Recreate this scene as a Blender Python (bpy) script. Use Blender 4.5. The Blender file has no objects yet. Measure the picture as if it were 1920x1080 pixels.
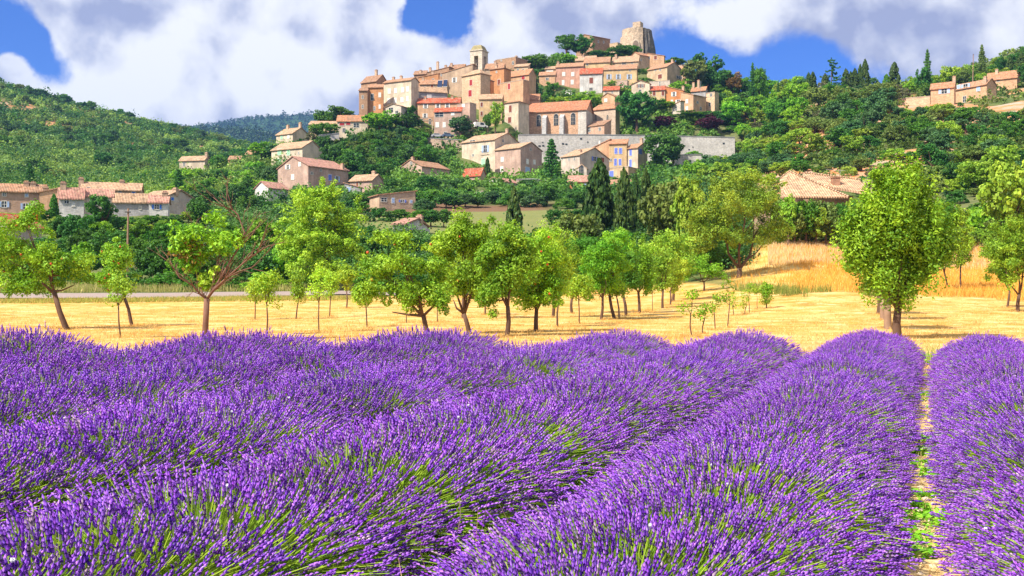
import bpy, math, random
import numpy as np
from mathutils import Vector
R = math.radians
rng = np.random.default_rng(11)
random.seed(5)
sc = bpy.context.scene
COL = sc.collection
F = 1866.7      # focal length in pixels of the 1920 wide photograph
HOR = 535.0     # its horizon line
CH = 1.55       # camera height

# ------------------------------------------------------------------ camera
cd = bpy.data.cameras.new("camera"); cam = bpy.data.objects.new("camera", cd); COL.objects.link(cam)
cd.lens = 35.0; cd.sensor_width = 36.0; cd.clip_start = 0.05; cd.clip_end = 30000
cd.shift_y = -5 / 1920
cam.location = (0, 0, CH); cam.rotation_euler = (R(90), 0, 0)
sc.camera = cam

# ------------------------------------------------------------------ light
SUN_EL, SUN_DIR = 47.0, Vector((-0.80, -0.60, 0)).normalized()
SUN_AZ = math.atan2(SUN_DIR.x, SUN_DIR.y)          # clockwise from +Y
sv = Vector((SUN_DIR.x * math.cos(R(SUN_EL)), SUN_DIR.y * math.cos(R(SUN_EL)), math.sin(R(SUN_EL))))
sd = bpy.data.lights.new("sun", 'SUN'); so = bpy.data.objects.new("sun", sd); COL.objects.link(so)
sd.energy = 5.0; sd.angle = R(0.55); sd.color = (1.0, 0.93, 0.80)
so.rotation_euler = sv.to_track_quat('Z', 'Y').to_euler()
so.location = (-60, -60, 80)
sc.view_settings.view_transform = 'Standard'; sc.view_settings.look = 'None'
sc.view_settings.exposure = 0.84; sc.view_settings.gamma = 1.0
sc.cycles.max_bounces = 6; sc.cycles.diffuse_bounces = 3; sc.cycles.transmission_bounces = 3
sc.cycles.glossy_bounces = 2; sc.cycles.volume_bounces = 0; sc.cycles.caustics_reflective = False
sc.cycles.use_denoising = True

def pdir(px, py):
    v = Vector(((px - 960) / F, 1.0, (HOR - py) / F)); return v.normalized()

class NT:
    """tiny node-tree helper"""
    def __init__(s, t): s.t = t; s.n = t.nodes; s.l = t.links
    def add(s, ty, **kw):
        n = s.n.new(ty)
        for k, v in kw.items():
            setattr(n, k, v)
        return n
    def put(s, sock, v):
        if isinstance(v, bpy.types.NodeSocket): s.l.new(v, sock)
        elif v is not None: sock.default_value = v
    def math(s, op, a, b=None, c=None, clamp=False):
        n = s.add('ShaderNodeMath', operation=op, use_clamp=clamp)
        s.put(n.inputs[0], a)
        if b is not None: s.put(n.inputs[1], b)
        if c is not None: s.put(n.inputs[2], c)
        return n.outputs[0]
    def vmath(s, op, a, b=None, scale=None):
        n = s.add('ShaderNodeVectorMath', operation=op)
        s.put(n.inputs[0], a)
        if b is not None: s.put(n.inputs[1], b)
        if scale is not None: s.put(n.inputs[3], scale)
        return n.outputs[1] if op in ('DISTANCE', 'LENGTH', 'DOT_PRODUCT') else n.outputs[0]
    def noise(s, vec, scale, detail=4, rough=0.5, dist=0.0):
        n = s.add('ShaderNodeTexNoise')
        if vec is not None: s.l.new(vec, n.inputs['Vector'])
        n.inputs['Scale'].default_value = scale; n.inputs['Detail'].default_value = detail
        n.inputs['Roughness'].default_value = rough; n.inputs['Distortion'].default_value = dist
        return n.outputs['Fac']
    def maprange(s, v, a, b, c=0.0, d=1.0, smooth=False):
        n = s.add('ShaderNodeMapRange')
        if smooth: n.interpolation_type = 'SMOOTHSTEP'
        s.put(n.inputs[0], v)
        for i, q in enumerate((a, b, c, d)): n.inputs[i + 1].default_value = q
        return n.outputs[0]
    def mix(s, f, a, b, mode='MIX'):
        n = s.add('ShaderNodeMix', data_type='RGBA', blend_type=mode)
        s.put(n.inputs[0], f)
        for k, v in ((6, a), (7, b)):
            if isinstance(v, tuple): v = (*v[:3], 1)
            s.put(n.inputs[k], v)
        return n.outputs[2]
    def ramp(s, f, stops):
        n = s.add('ShaderNodeValToRGB'); e = n.color_ramp.elements
        while len(e) < len(stops): e.new(0.5)
        for k, (p, c) in enumerate(stops): e[k].position = p; e[k].color = (*c[:3], 1)
        s.put(n.inputs[0], f); return n.outputs[0]

w = bpy.data.worlds.new("World"); sc.world = w; w.use_nodes = True
t = NT(w.node_tree); t.n.clear()
out = t.add('ShaderNodeOutputWorld'); bg = t.add('ShaderNodeBackground'); bg.inputs[1].default_value = 0.1
sky = t.add('ShaderNodeTexSky', sky_type='NISHITA', sun_disc=False)
sky.sun_elevation = R(SUN_EL); sky.sun_rotation = SUN_AZ % (2 * math.pi)
sky.altitude = 600; sky.air_density = 1.0; sky.dust_density = 0.3; sky.ozone_density = 3.0
tc = t.add('ShaderNodeTexCoord'); D = t.vmath('NORMALIZE', tc.outputs['Generated'])
warp = t.add('ShaderNodeTexNoise'); warp.inputs['Scale'].default_value = 4.5; warp.inputs['Detail'].default_value = 9
t.l.new(D, warp.inputs['Vector'])
wv = t.vmath('SCALE', t.vmath('SUBTRACT', warp.outputs['Color'], (0.5, 0.5, 0.5)), scale=0.17)
DW = t.vmath('ADD', D, wv)
n1 = t.noise(D, 10.5, 14, 0.61, 0.1)
nL = t.noise(D, 2.2, 3, 0.5)
def gauss(spots, base):
    acc = base
    for (px, py, rad, amp) in spots:
        d = t.vmath('DISTANCE', DW, tuple(pdir(px, py)))
        g = t.maprange(d, 0.0, rad / F * 1.5, 1.0, 0.0, smooth=True)
        acc = t.math('MULTIPLY_ADD', g, amp, acc)
    return acc
den = t.math('MULTIPLY_ADD', t.math('SUBTRACT', n1, 0.5), 1.9, 0.56)
den = t.math('MULTIPLY_ADD', t.math('SUBTRACT', nL, 0.5), 0.8, den)
den = gauss([(40, 82, 112, -1.7), (-90, 80, 120, -1.2), (50, 175, 60, 1.2), (10, -25, 100, 1.5), (150, 0, 90, 1.0), (845, 4, 72, -1.9), (815, 50, 48, -1.0), (1285, 150, 88, -1.6), (1400, 175, 105, -1.4),
             (1240, 75, 80, -1.0), (1520, 150, 120, -1.2), (1560, 100, 60, -.7), (1590, 130, 55, -.5), (1700, 150, 90, -.6), (1370, 30, 40, -.45),
             (450, 110, 260, .7), (930, 70, 90, .8), (1100, 20, 120, .6), (1270, 106, 22, 1.5), (1618, 112, 22, 1.5), (1700, 40, 200, .5), (560, 190, 260, .6), (30, 140, 50, 1.1),
             (1420, 85, 60, .5), (900, 35, 40, .3), (250, 20, 130, .6)], den)
mask = t.maprange(den, 0.14, 0.64, 0, 1, smooth=True)
off = t.vmath('ADD', D, (-0.016, 0.0, 0.024))
n3 = t.noise(D, 10.5, 5, 0.5, 0.1); n2 = t.noise(off, 10.5, 5, 0.5, 0.1)
relief = t.math('MULTIPLY', t.math('SUBTRACT', n3, n2), 4.0)
sh = t.math('ADD', t.math('ADD', relief, 0.78), t.math('MULTIPLY', t.math('SUBTRACT', t.noise(DW, 3.1, 4, 0.5), 0.5), 0.9))
sh = gauss([(300, 22, 90, -.65), (120, 20, 90, -.5), (560, 40, 60, -.3), (600, 205, 120, -.5), (360, 200, 90, -.4), (1090, 20, 110, -.65), (1210, 60, 60, -.4), (1480, 60, 110, -.5), (1650, 90, 160, -.6), (1850, 40, 160, -.5),
            (500, 110, 140, .35), (930, 90, 70, .5), (1270, 106, 30, .5), (760, 60, 60, .3), (1880, 30, 40, .3)], sh)
ccol = t.ramp(sh, [(0.0, (2.4, 2.6, 3.8)), (0.32, (3.5, 3.65, 4.6)), (0.66, (5.3, 5.35, 5.75)), (1.0, (6.2, 6.2, 6.3))])
# clouds all round, thinner towards the zenith
skyc = t.mix(1.0, sky.outputs[0], (0.22, 0.42, 0.92), 'MULTIPLY')
t.l.new(t.mix(mask, skyc, ccol), bg.inputs[0]); t.l.new(bg.outputs[0], out.inputs[0])

# ------------------------------------------------------------------ tags
def tag(o, label=None, cat=None, group=None, kind=None):
    if label: o['label'] = label
    if cat: o['category'] = cat
    if group: o['group'] = group
    if kind: o['kind'] = kind
    return o
def empty(name, loc=(0, 0, 0), rz=0.0, label=None, cat=None, group=None):
    o = bpy.data.objects.new(name, None); COL.objects.link(o); o.location = loc; o.rotation_euler = (0, 0, rz)
    o.empty_display_size = 0.5
    return tag(o, label, cat, group)

# ------------------------------------------------------------------ mesh buffers
class MB:
    def __init__(s): s.v = []; s.f = []; s.m = []; s.n = 0
    def add(s, vs, fs, m=0):
        b = s.n; s.v.extend(vs); s.n += len(vs)
        for f in fs: s.f.append([b + i for i in f]); s.m.append(m)
    def box(s, x0, x1, y0, y1, z0, z1, m=0):
        s.add([(x0, y0, z0), (x1, y0, z0), (x1, y1, z0), (x0, y1, z0), (x0, y0, z1), (x1, y0, z1), (x1, y1, z1), (x0, y1, z1)],
              [(0, 3, 2, 1), (4, 5, 6, 7), (0, 1, 5, 4), (1, 2, 6, 5), (2, 3, 7, 6), (3, 0, 4, 7)], m)
    def prism(s, prof, a0, a1, axis='x', m=0):
        """prof: points (b, z) in the plane across the axis, extruded a0..a1"""
        n = len(prof)
        P = lambda a, b, z: (a, b, z) if axis == 'x' else (b, a, z)
        vs = [P(a0, b, z) for b, z in prof] + [P(a1, b, z) for b, z in prof]
        fs = [tuple(range(n - 1, -1, -1)), tuple(range(n, 2 * n))] + [(i, (i + 1) % n, n + (i + 1) % n, n + i) for i in range(n)]
        if axis != 'x': fs = [tuple(reversed(f)) for f in fs]
        s.add(vs, fs, m)
    def tube(s, pts, rad, k=6, m=0):
        pts = [Vector(p) for p in pts]; rings = []
        for i, p in enumerate(pts):
            d = (pts[min(i + 1, len(pts) - 1)] - pts[max(i - 1, 0)])
            if d.length < 1e-9: d = Vector((0, 0, 1))
            d.normalize()
            a = d.cross(Vector((0.31, 0.95, 0.1))); a.normalize(); b = d.cross(a)
            rings.append([tuple(p + (a * math.cos(6.2832 * j / k) + b * math.sin(6.2832 * j / k)) * rad[i]) for j in range(k)])
        vs = [q for r in rings for q in r]; fs = []
        for i in range(len(pts) - 1):
            for j in range(k):
                fs.append((i * k + j, i * k + (j + 1) % k, (i + 1) * k + (j + 1) % k, (i + 1) * k + j))
        fs.append(tuple(range(k - 1, -1, -1))); fs.append(tuple((len(pts) - 1) * k + j for j in range(k)))
        s.add(vs, fs, m)
    def lathe(s, prof, k=16, c=(0, 0), m=0, jit=0.0):
        vs = []
        for (r, z) in prof:
            for j in range(k):
                rr = r * (1 + jit * (random.random() - .5)); a = 6.2832 * j / k
                vs.append((c[0] + rr * math.cos(a), c[1] + rr * math.sin(a), z))
        fs = []
        for i in range(len(prof) - 1):
            for j in range(k): fs.append((i * k + j, i * k + (j + 1) % k, (i + 1) * k + (j + 1) % k, (i + 1) * k + j))
        fs.append(tuple(range(k - 1, -1, -1))); fs.append(tuple((len(prof) - 1) * k + j for j in range(k)))
        s.add(vs, fs, m)
    def build(s, name, mats, parent=None, smooth=False):
        me = bpy.data.meshes.new(name); me.from_pydata([tuple(v) for v in s.v], [], s.f)
        if not isinstance(mats, (list, tuple)): mats = [mats]
        for q in mats: me.materials.append(q)
        if len(mats) > 1: me.polygons.foreach_set('material_index', s.m)
        if smooth: me.polygons.foreach_set('use_smooth', [True] * len(me.polygons))
        me.update()
        o = bpy.data.objects.new(name, me); COL.objects.link(o)
        if parent: o.parent = parent
        return o
def quads_mesh(name, V, Q, col=None, mat=None, k=4, smooth=False):
    """V (n,3) float, Q (m,k) int, col (n,3)"""
    me = bpy.data.meshes.new(name)
    me.vertices.add(len(V)); me.vertices.foreach_set('co', np.ascontiguousarray(V, np.float32).ravel())
    me.loops.add(Q.size); me.loops.foreach_set('vertex_index', np.ascontiguousarray(Q, np.int32).ravel())
    me.polygons.add(len(Q)); me.polygons.foreach_set('loop_start', np.arange(0, Q.size, k, dtype=np.int32))
    if smooth: me.polygons.foreach_set('use_smooth', np.ones(len(Q), bool))
    if col is not None:
        a = me.color_attributes.new('col', 'FLOAT_COLOR', 'POINT')
        c = np.ones((len(V), 4), np.float32); c[:, :3] = col
        a.data.foreach_set('color', c.ravel())
    me.update(calc_edges=True)
    if mat: me.materials.append(mat)
    return me
def link(name, me, parent=None, loc=None):
    o = bpy.data.objects.new(name, me); COL.objects.link(o)
    if parent: o.parent = parent
    if loc is not None: o.location = loc
    return o

# ------------------------------------------------------------------ materials
def new_mat(name):
    m = bpy.data.materials.new(name); m.use_nodes = True; t = NT(m.node_tree); t.n.clear()
    o = t.add('ShaderNodeOutputMaterial'); return m, t, o
def bsdf(t, o, col, rough=0.8, spec=0.25, bump=None, bstr=0.3, bdist=0.05, **kw):
    b = t.add('ShaderNodeBsdfPrincipled')
    t.put(b.inputs['Base Color'], (*col[:3], 1) if isinstance(col, tuple) else col)
    t.put(b.inputs['Roughness'], rough); b.inputs['Specular IOR Level'].default_value = spec
    for k, v in kw.items(): t.put(b.inputs[k], v)
    if bump is not None:
        n = t.add('ShaderNodeBump'); n.inputs['Strength'].default_value = bstr; n.inputs['Distance'].default_value = bdist
        t.l.new(bump, n.inputs['Height']); t.l.new(n.outputs[0], b.inputs['Normal'])
    t.l.new(b.outputs[0], o.inputs[0]); return b
def objco(t): return t.add('ShaderNodeTexCoord').outputs['Object']
_mc = {}
def plain(name, col, rough=0.6, metal=0.0):
    if name in _mc: return _mc[name]
    m, t, o = new_mat(name); n = t.noise(objco(t), 3.0, 4)
    c = t.mix(t.maprange(n, .35, .7, 0, 1), tuple(x * .82 for x in col), tuple(min(1, x * 1.1) for x in col))
    bsdf(t, o, c, rough, Metallic=metal); _mc[name] = m; return m
def wall_mat(col, stone=0.35):
    """weathered render or rubble stone"""
    key = ('w', col, stone)
    if key in _mc: return _mc[key]
    m, t, o = new_mat('wall_render'); co = objco(t)
    oi = t.add('ShaderNodeObjectInfo').outputs['Random']
    co2 = t.vmath('ADD', co, t.vmath('SCALE', (37., 17., 9.), scale=oi))
    stain = t.noise(co2, 0.35, 5, 0.6); fine = t.noise(co2, 2.6, 4, 0.6)
    mp = t.add('ShaderNodeMapping'); mp.inputs['Scale'].default_value = (1.3, 1.3, 0.12); t.l.new(co2, mp.inputs[0])
    streak = t.noise(mp.outputs[0], 1.2, 4, 0.6)
    vo = t.add('ShaderNodeTexVoronoi'); vo.inputs['Scale'].default_value = 2.1; mp2 = t.add('ShaderNodeMapping')
    mp2.inputs['Scale'].default_value = (1, 1, 1.7); t.l.new(co2, mp2.inputs[0]); t.l.new(mp2.outputs[0], vo.inputs['Vector'])
    c = t.mix(t.maprange(stain, .35, .68), tuple(x * .60 for x in col), tuple(min(.9, x * 1.12) for x in col))
    c = t.mix(t.math('MULTIPLY', t.maprange(streak, .46, .68), .6), c, tuple(x * q for x, q in zip(col, (.50, .48, .50))))
    c = t.mix(t.math('MULTIPLY', t.maprange(fine, .5, .75), .25), c, tuple(min(.95, x * 1.35) for x in col))
    sepc = t.add('ShaderNodeSeparateColor'); t.l.new(vo.outputs['Color'], sepc.inputs[0])
    st = t.mix(sepc.outputs[0], tuple(x * .62 for x in col), tuple(min(.9, x * 1.25) for x in col))
    c = t.mix(stone, c, st)
    bsdf(t, o, c, .92, .1, bump=t.math('ADD', fine, vo.outputs['Distance']), bstr=.35, bdist=.05)
    _mc[key] = m; return m
def roof_mat(col, axis='x'):
    key = ('r', col, axis)
    if key in _mc: return _mc[key]
    m, t, o = new_mat('roof_tiles'); co = objco(t)
    oi = t.add('ShaderNodeObjectInfo').outputs['Random']
    co2 = t.vmath('ADD', co, t.vmath('SCALE', (31., 47., 9.), scale=oi))
    wv = t.add('ShaderNodeTexWave', bands_direction='X' if axis == 'x' else 'Y'); wv.inputs['Scale'].default_value = 1.25
    wv.inputs['Distortion'].default_value = .4; t.l.new(co, wv.inputs[0])
    vo = t.add('ShaderNodeTexVoronoi'); vo.inputs['Scale'].default_value = 3.0; t.l.new(co2, vo.inputs['Vector'])
    sepc = t.add('ShaderNodeSeparateColor'); t.l.new(vo.outputs['Color'], sepc.inputs[0])
    n = t.noise(co2, .45, 5, .6)
    c = t.mix(sepc.outputs[0], tuple(x * .6 for x in col), tuple(min(.9, x * 1.25) for x in col))
    c = t.mix(t.math('MULTIPLY', t.maprange(sepc.outputs[1], .72, .95), .7), c, (.46, .33, .22))
    c = t.mix(t.math('MULTIPLY', t.maprange(n, .5, .68), .5), c, (.22, .17, .12))
    c = t.mix(t.math('MULTIPLY', t.maprange(t.noise(co2, 1.4, 4), .56, .72), .45), c, (.5, .36, .25))
    c = t.mix(t.math('MULTIPLY', t.maprange(wv.outputs['Fac'], 0.0, .35, 1, 0), .5), c, (.10, .05, .035))
    bsdf(t, o, c, .9, .1, bump=wv.outputs['Fac'], bstr=.8, bdist=.08)
    _mc[key] = m; return m
def leaf_mat(name, col, tip=None, trans=0.35, var=0.16):
    if name in _mc: return _mc[name]
    m, t, o = new_mat(name)
    at = t.add('ShaderNodeAttribute'); at.attribute_name = 'col'
    oi = t.add('ShaderNodeObjectInfo').outputs['Random']
    sep = t.add('ShaderNodeSeparateColor'); t.l.new(at.outputs['Color'], sep.inputs[0])
    c = t.mix(sep.outputs[1], col, tip or tuple(min(1, x * q) for x, q in zip(col, (1.7, 1.35, 1.0))))
    hs = t.add('ShaderNodeHueSaturation'); t.l.new(c, hs.inputs['Color'])
    t.put(hs.inputs['Hue'], t.math('MULTIPLY_ADD', oi, .03, .485))
    v = t.math('MULTIPLY_ADD', t.math('FRACT', t.math('MULTIPLY', oi, 7.31)), 2 * var, 1 - var)
    t.put(hs.inputs['Value'], t.math('MULTIPLY', v, t.math('MULTIPLY_ADD', sep.outputs[0], .8, .55)))
    d = t.add('ShaderNodeBsdfPrincipled'); d.inputs['Roughness'].default_value = .55; d.inputs['Specular IOR Level'].default_value = .25
    tr = t.add('ShaderNodeBsdfTranslucent'); mx = t.add('ShaderNodeMixShader'); mx.inputs[0].default_value = trans
    t.l.new(hs.outputs[0], d.inputs['Base Color'])
    t.l.new(t.mix(1.0, hs.outputs[0], (1.25, 1.2, .6), 'MULTIPLY'), tr.inputs[0])
    t.l.new(d.outputs[0], mx.inputs[1]); t.l.new(tr.outputs[0], mx.inputs[2]); t.l.new(mx.outputs[0], o.inputs[0])
    _mc[name] = m; return m
M = dict(
    lime=leaf_mat('leaf_lime', (.19, .37, .02), (.47, .64, .05), .3),
    bright=leaf_mat('leaf_bright', (.09, .27, .012), (.30, .53, .03), .28),
    green=leaf_mat('leaf_green', (.05, .16, .014), (.12, .28, .025)),
    dark=leaf_mat('leaf_dark', (.030, .11, .020), (.09, .24, .03), .3),
    blue=leaf_mat('leaf_bluegreen', (.04, .12, .04), (.10, .21, .065), .3),
    olive=leaf_mat('leaf_olive', (.085, .15, .028), (.22, .29, .06), .3),
    moss=leaf_mat('leaf_moss', (.14, .28, .02), (.35, .48, .045), .28),
    cypress=leaf_mat('leaf_cypress', (.028, .075, .014), (.09, .14, .02), .15),
    purple=leaf_mat('leaf_purple', (.05, .008, .022), (.10, .015, .035), .25),
    rust=leaf_mat('leaf_rust', (.20, .13, .035), (.32, .20, .05)),
    apple=leaf_mat('leaf_apple', (.11, .25, .012), (.37, .54, .04), .28),
    grey=leaf_mat('leaf_grey', (.10, .12, .05), (.22, .20, .11), .25),
    bark=plain('bark', (.13, .075, .05), .9), barkpale=plain('bark_pale', (.30, .19, .13), .9),
    glass=plain('window_glass', (.03, .04, .05), .15), frame=plain('window_frame', (.62, .58, .52), .7),
    white=plain('shutter_white', (.78, .74, .70)), red=plain('shutter_red', (.36, .03, .035)), brown=plain('shutter_brown', (.22, .06, .035)),
    blueS=plain('shutter_blue', (.15, .20, .62)), sky=plain('shutter_pale_blue', (.36, .48, .72)), greenS=plain('shutter_green', (.36, .62, .42)),
    iron=plain('iron', (.10, .10, .10), .5, .6), stone=wall_mat((.46, .40, .34), .6), metal=plain('metal', (.5, .5, .5), .4, .8),
    brightblue=plain('shutter_bright_blue', (.06, .18, .62)))
# ------------------------------------------------------------------ terrain (height function)
def zv(y):   # distance of the village slope for a base line seen at y
    return float(np.interp(y, [95, 130, 150, 170, 190, 220, 250, 258, 300, 320, 340, 360, 400], [462, 440, 425, 410, 395, 375, 360, 350, 322, 300, 272, 250, 205]))
CTRL = {
 -600: [(60, 575), (75, 556), (100, 520), (150, 450), (260, 370), (400, 290), (560, 180), (700, 110), (900, 140)],
 -250: [(60, 575), (75, 556), (100, 515), (150, 435), (190, 405), (260, 370), (400, 300), (560, 190), (700, 125), (900, 150)],
 0: [(60, 575), (68, 561), (80, 549), (100, 518), (150, 440), (190, 406), (260, 372), (400, 310), (550, 234), (700, 163), (780, 170), (950, 200)],
 150: [(60, 575), (68, 561), (80, 549), (100, 515), (150, 440), (190, 404), (260, 374), (400, 322), (560, 254), (720, 202), (800, 208), (950, 240)],
 300: [(60, 575), (68, 561), (80, 549), (110, 508), (150, 440), (190, 402), (260, 372), (400, 335), (600, 270), (740, 236), (820, 243), (950, 270)],
 450: [(60, 575), (70, 557), (82, 546), (120, 500), (200, 420), (300, 360), (400, 335), (560, 300), (700, 276), (900, 300)],
 540: [(60, 575), (72, 555), (84, 545), (120, 500), (200, 420), (250, 372), (290, 330), (330, 300), (450, 310), (700, 300), (900, 320)],
 640: [(60, 575), (74, 552), (86, 543), (120, 500), (200, 415), (258, 352), (300, 318), (340, 275), (360, 250), (420, 262), (700, 330)],
 750: [(60, 575), (100, 530), (200, 410), (258, 350), (300, 318), (340, 272), (365, 240), (395, 195), (425, 192), (600, 300)],
 900: [(60, 578), (100, 545), (150, 470), (200, 408), (232, 392), (272, 347), (315, 312), (350, 262), (365, 245), (395, 190), (425, 150), (440, 133), (600, 260)],
 1050: [(60, 576), (100, 535), (200, 408), (240, 375), (280, 342), (322, 312), (345, 300), (352, 256), (372, 250), (395, 205), (412, 168), (432, 132), (456, 108), (600, 250)],
 1200: [(60, 574), (100, 530), (180, 425), (240, 375), (290, 330), (325, 312), (346, 300), (352, 256), (372, 240), (395, 196), (412, 165), (440, 122), (462, 94), (485, 94), (600, 220)],
 1330: [(50, 590), (75, 542), (90, 512), (150, 420), (250, 340), (325, 312), (346, 300), (353, 258), (372, 232), (395, 205), (420, 175), (450, 160), (520, 175)],
 1420: [(45, 598), (62, 560), (78, 525), (100, 470), (150, 400), (250, 330), (330, 270), (370, 225), (420, 185), (450, 175), (520, 200)],
 1500: [(40, 603), (56, 565), (68, 535), (84, 500), (98, 462), (112, 440), (130, 402), (180, 352), (230, 305), (280, 250), (330, 205), (380, 182), (420, 182), (520, 210)],
 1700: [(40, 603), (60, 562), (72, 540), (92, 500), (106, 462), (122, 432), (140, 395), (180, 335), (230, 275), (280, 222), (318, 192), (360, 172), (420, 165), (520, 200)],
 1900: [(40, 603), (55, 574), (70, 548), (82, 518), (95, 475), (108, 435), (130, 385), (180, 315), (230, 255), (280, 200), (330, 155), (400, 118), (470, 92), (600, 110)],
 2250: [(40, 603), (55, 574), (70, 545), (82, 510), (95, 465), (108, 425), (130, 370), (180, 290), (230, 230), (280, 170), (330, 125), (400, 85), (470, 65), (600, 80)],
}
ctrl = []
for px, lst in CTRL.items():
    for z in (20, 28, 38): ctrl.append((px, z, HOR + CH * F / z))
    ctrl += [(px, z, y) for z, y in lst]
for px in range(-600, 2400, 300):
    ctrl += [(px, 1200, 430), (px, 2300, 320), (px, 7000, 520), (px, 4600, 420)]
for px, y1, y2 in [(-600, 300, 300), (-200, 280, 270), (100, 250, 250), (350, 240, 240), (460, 247, 225), (520, 256, 219), (600, 268, 216), (700, 280, 218), (900, 300, 240), (1200, 330, 300), (1700, 340, 320), (2300, 340, 320)]:
    ctrl += [(px, 1800, y1), (px, 3000, y2)]

def fit(ctrl):
    A = np.array(ctrl, float)
    P = np.stack([A[:, 0] / 260.0, 3.4 * np.log(A[:, 1])], 1)
    g = CH * F / A[:, 1] + HOR - A[:, 2]
    n = len(P); d = np.linalg.norm(P[:, None] - P[None], axis=2)
    K = np.zeros((n + 3, n + 3)); K[:n, :n] = d + 0.0 * np.eye(n)
    K[:n, :n] -= 0.02 * np.eye(n)
    K[:n, n] = 1; K[:n, n + 1:] = P; K[n, :n] = 1; K[n + 1:, :n] = P.T
    return P, np.linalg.solve(K, np.concatenate([g, [0, 0, 0]]))
def Hpz(px, z):
    """ground height on the column px at depth z"""
    px = np.clip(np.asarray(px, float), -600, 2350); z = np.asarray(z, float)
    px, z = np.broadcast_arrays(px, z); sh = px.shape
    q = np.stack([px.ravel() / 260.0, 3.4 * np.log(np.maximum(z.ravel(), 1.0))], 1); out = np.empty(len(q))
    for i in range(0, len(q), 20000):
        b = q[i:i + 20000]; d = np.linalg.norm(b[:, None] - RP[None], axis=2)
        out[i:i + 20000] = d @ RW[:-3] + RW[-3] + b @ RW[-2:]
    zz = z.ravel(); out = out / F * zz
    s = np.clip((zz - 24) / 14.0, 0, 1); s = s * s * (3 - 2 * s)
    out = out * s
    bump = np.sin(px.ravel() * .013 + zz * .031) * np.sin(zz * .022 + px.ravel() * .004)
    out += bump * np.clip((zz - 90) / 250, 0, 1) * zz * .0012
    pp = px.ravel()      # level terraces held up by the two retaining walls
    t1 = np.clip(np.minimum(pp - 965, (1400 - pp) * .4) / 8, 0, 1) * np.clip((zz - 318) / 8, 0, 1) * (zz < 350.6)
    out = np.where(t1 > 0, out + t1 * (np.minimum(out, CH + (HOR - 304) / F * zz) - out), out)
    t2 = np.clip(np.minimum(pp - 968, 1175 - pp) / 6, 0, 1) * (zz >= 350.6) * np.clip((380 - zz) / 8, 0, 1)
    lv = CH + (HOR - 253.2) / F * 350; out = np.where(t2 > 0, out + t2 * (lv - out), out)
    t3 = np.clip(np.minimum(pp - 785, 872 - pp) / 5, 0, 1) * np.clip((zz - 322) / 6, 0, 1) * (zz < 341)
    out = np.where(t3 > 0, out + t3 * (np.minimum(out, CH + (HOR - 284) / F * zz) - out), out)
    return out.reshape(sh)
def Hxy(x, y):
    x = np.asarray(x, float); y = np.asarray(y, float)
    r = np.hypot(x, y); a = np.arctan2(x, y)
    ac = np.clip(a, -0.72, 0.72); z = np.maximum(r * np.cos(ac), 1.0)
    h = Hpz(960 + F * np.tan(ac), z)
    fade = np.clip((np.abs(a) - 0.9) / 1.0, 0, 1); fade = 1 - fade * fade * (3 - 2 * fade)
    return h * fade
_ZS = np.exp(np.linspace(math.log(18), math.log(1100), 900))
_cache = {}
def hit(px, py):
    """depth at which the ground is seen at (px, py)"""
    k = round(px / 8)
    if k not in _cache:
        h = Hpz(np.full(_ZS.shape, k * 8.0), _ZS); _cache[k] = HOR - (h - CH) * F / _ZS
    ys = _cache[k]; i = np.argmax(ys <= py)
    return float(_ZS[i]) if ys[i] <= py else None
def P3(px, py, z): return Vector(((px - 960) / F * z, z, CH + (HOR - py) / F * z))
def G3(px, z): return Vector(((px - 960) / F * z, z, float(Hpz(px, z))))
# ------------------------------------------------------------------ buildings
WC = dict(cream=(.66, .54, .41), beige=(.54, .39, .27), orange=(.56, .27, .13), brown=(.40, .24, .15), pink=(.60, .34, .25), white=(.66, .63, .60),
          yellow=(.64, .45, .25), grey=(.40, .38, .38), peach=(.62, .38, .23), rose=(.52, .36, .29), pale=(.60, .50, .42), coral=(.62, .25, .10), sand=(.60, .43, .28))
RC = dict(tile=(.47, .25, .15), red=(.50, .10, .05), brown=(.36, .20, .13), pale=(.56, .36, .23), pink=(.55, .28, .22), orange=(.53, .24, .13))
STY = dict(W='white', R='red', N='brown', B='blueS', S='sky', G='greenS', L='brightblue')

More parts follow.
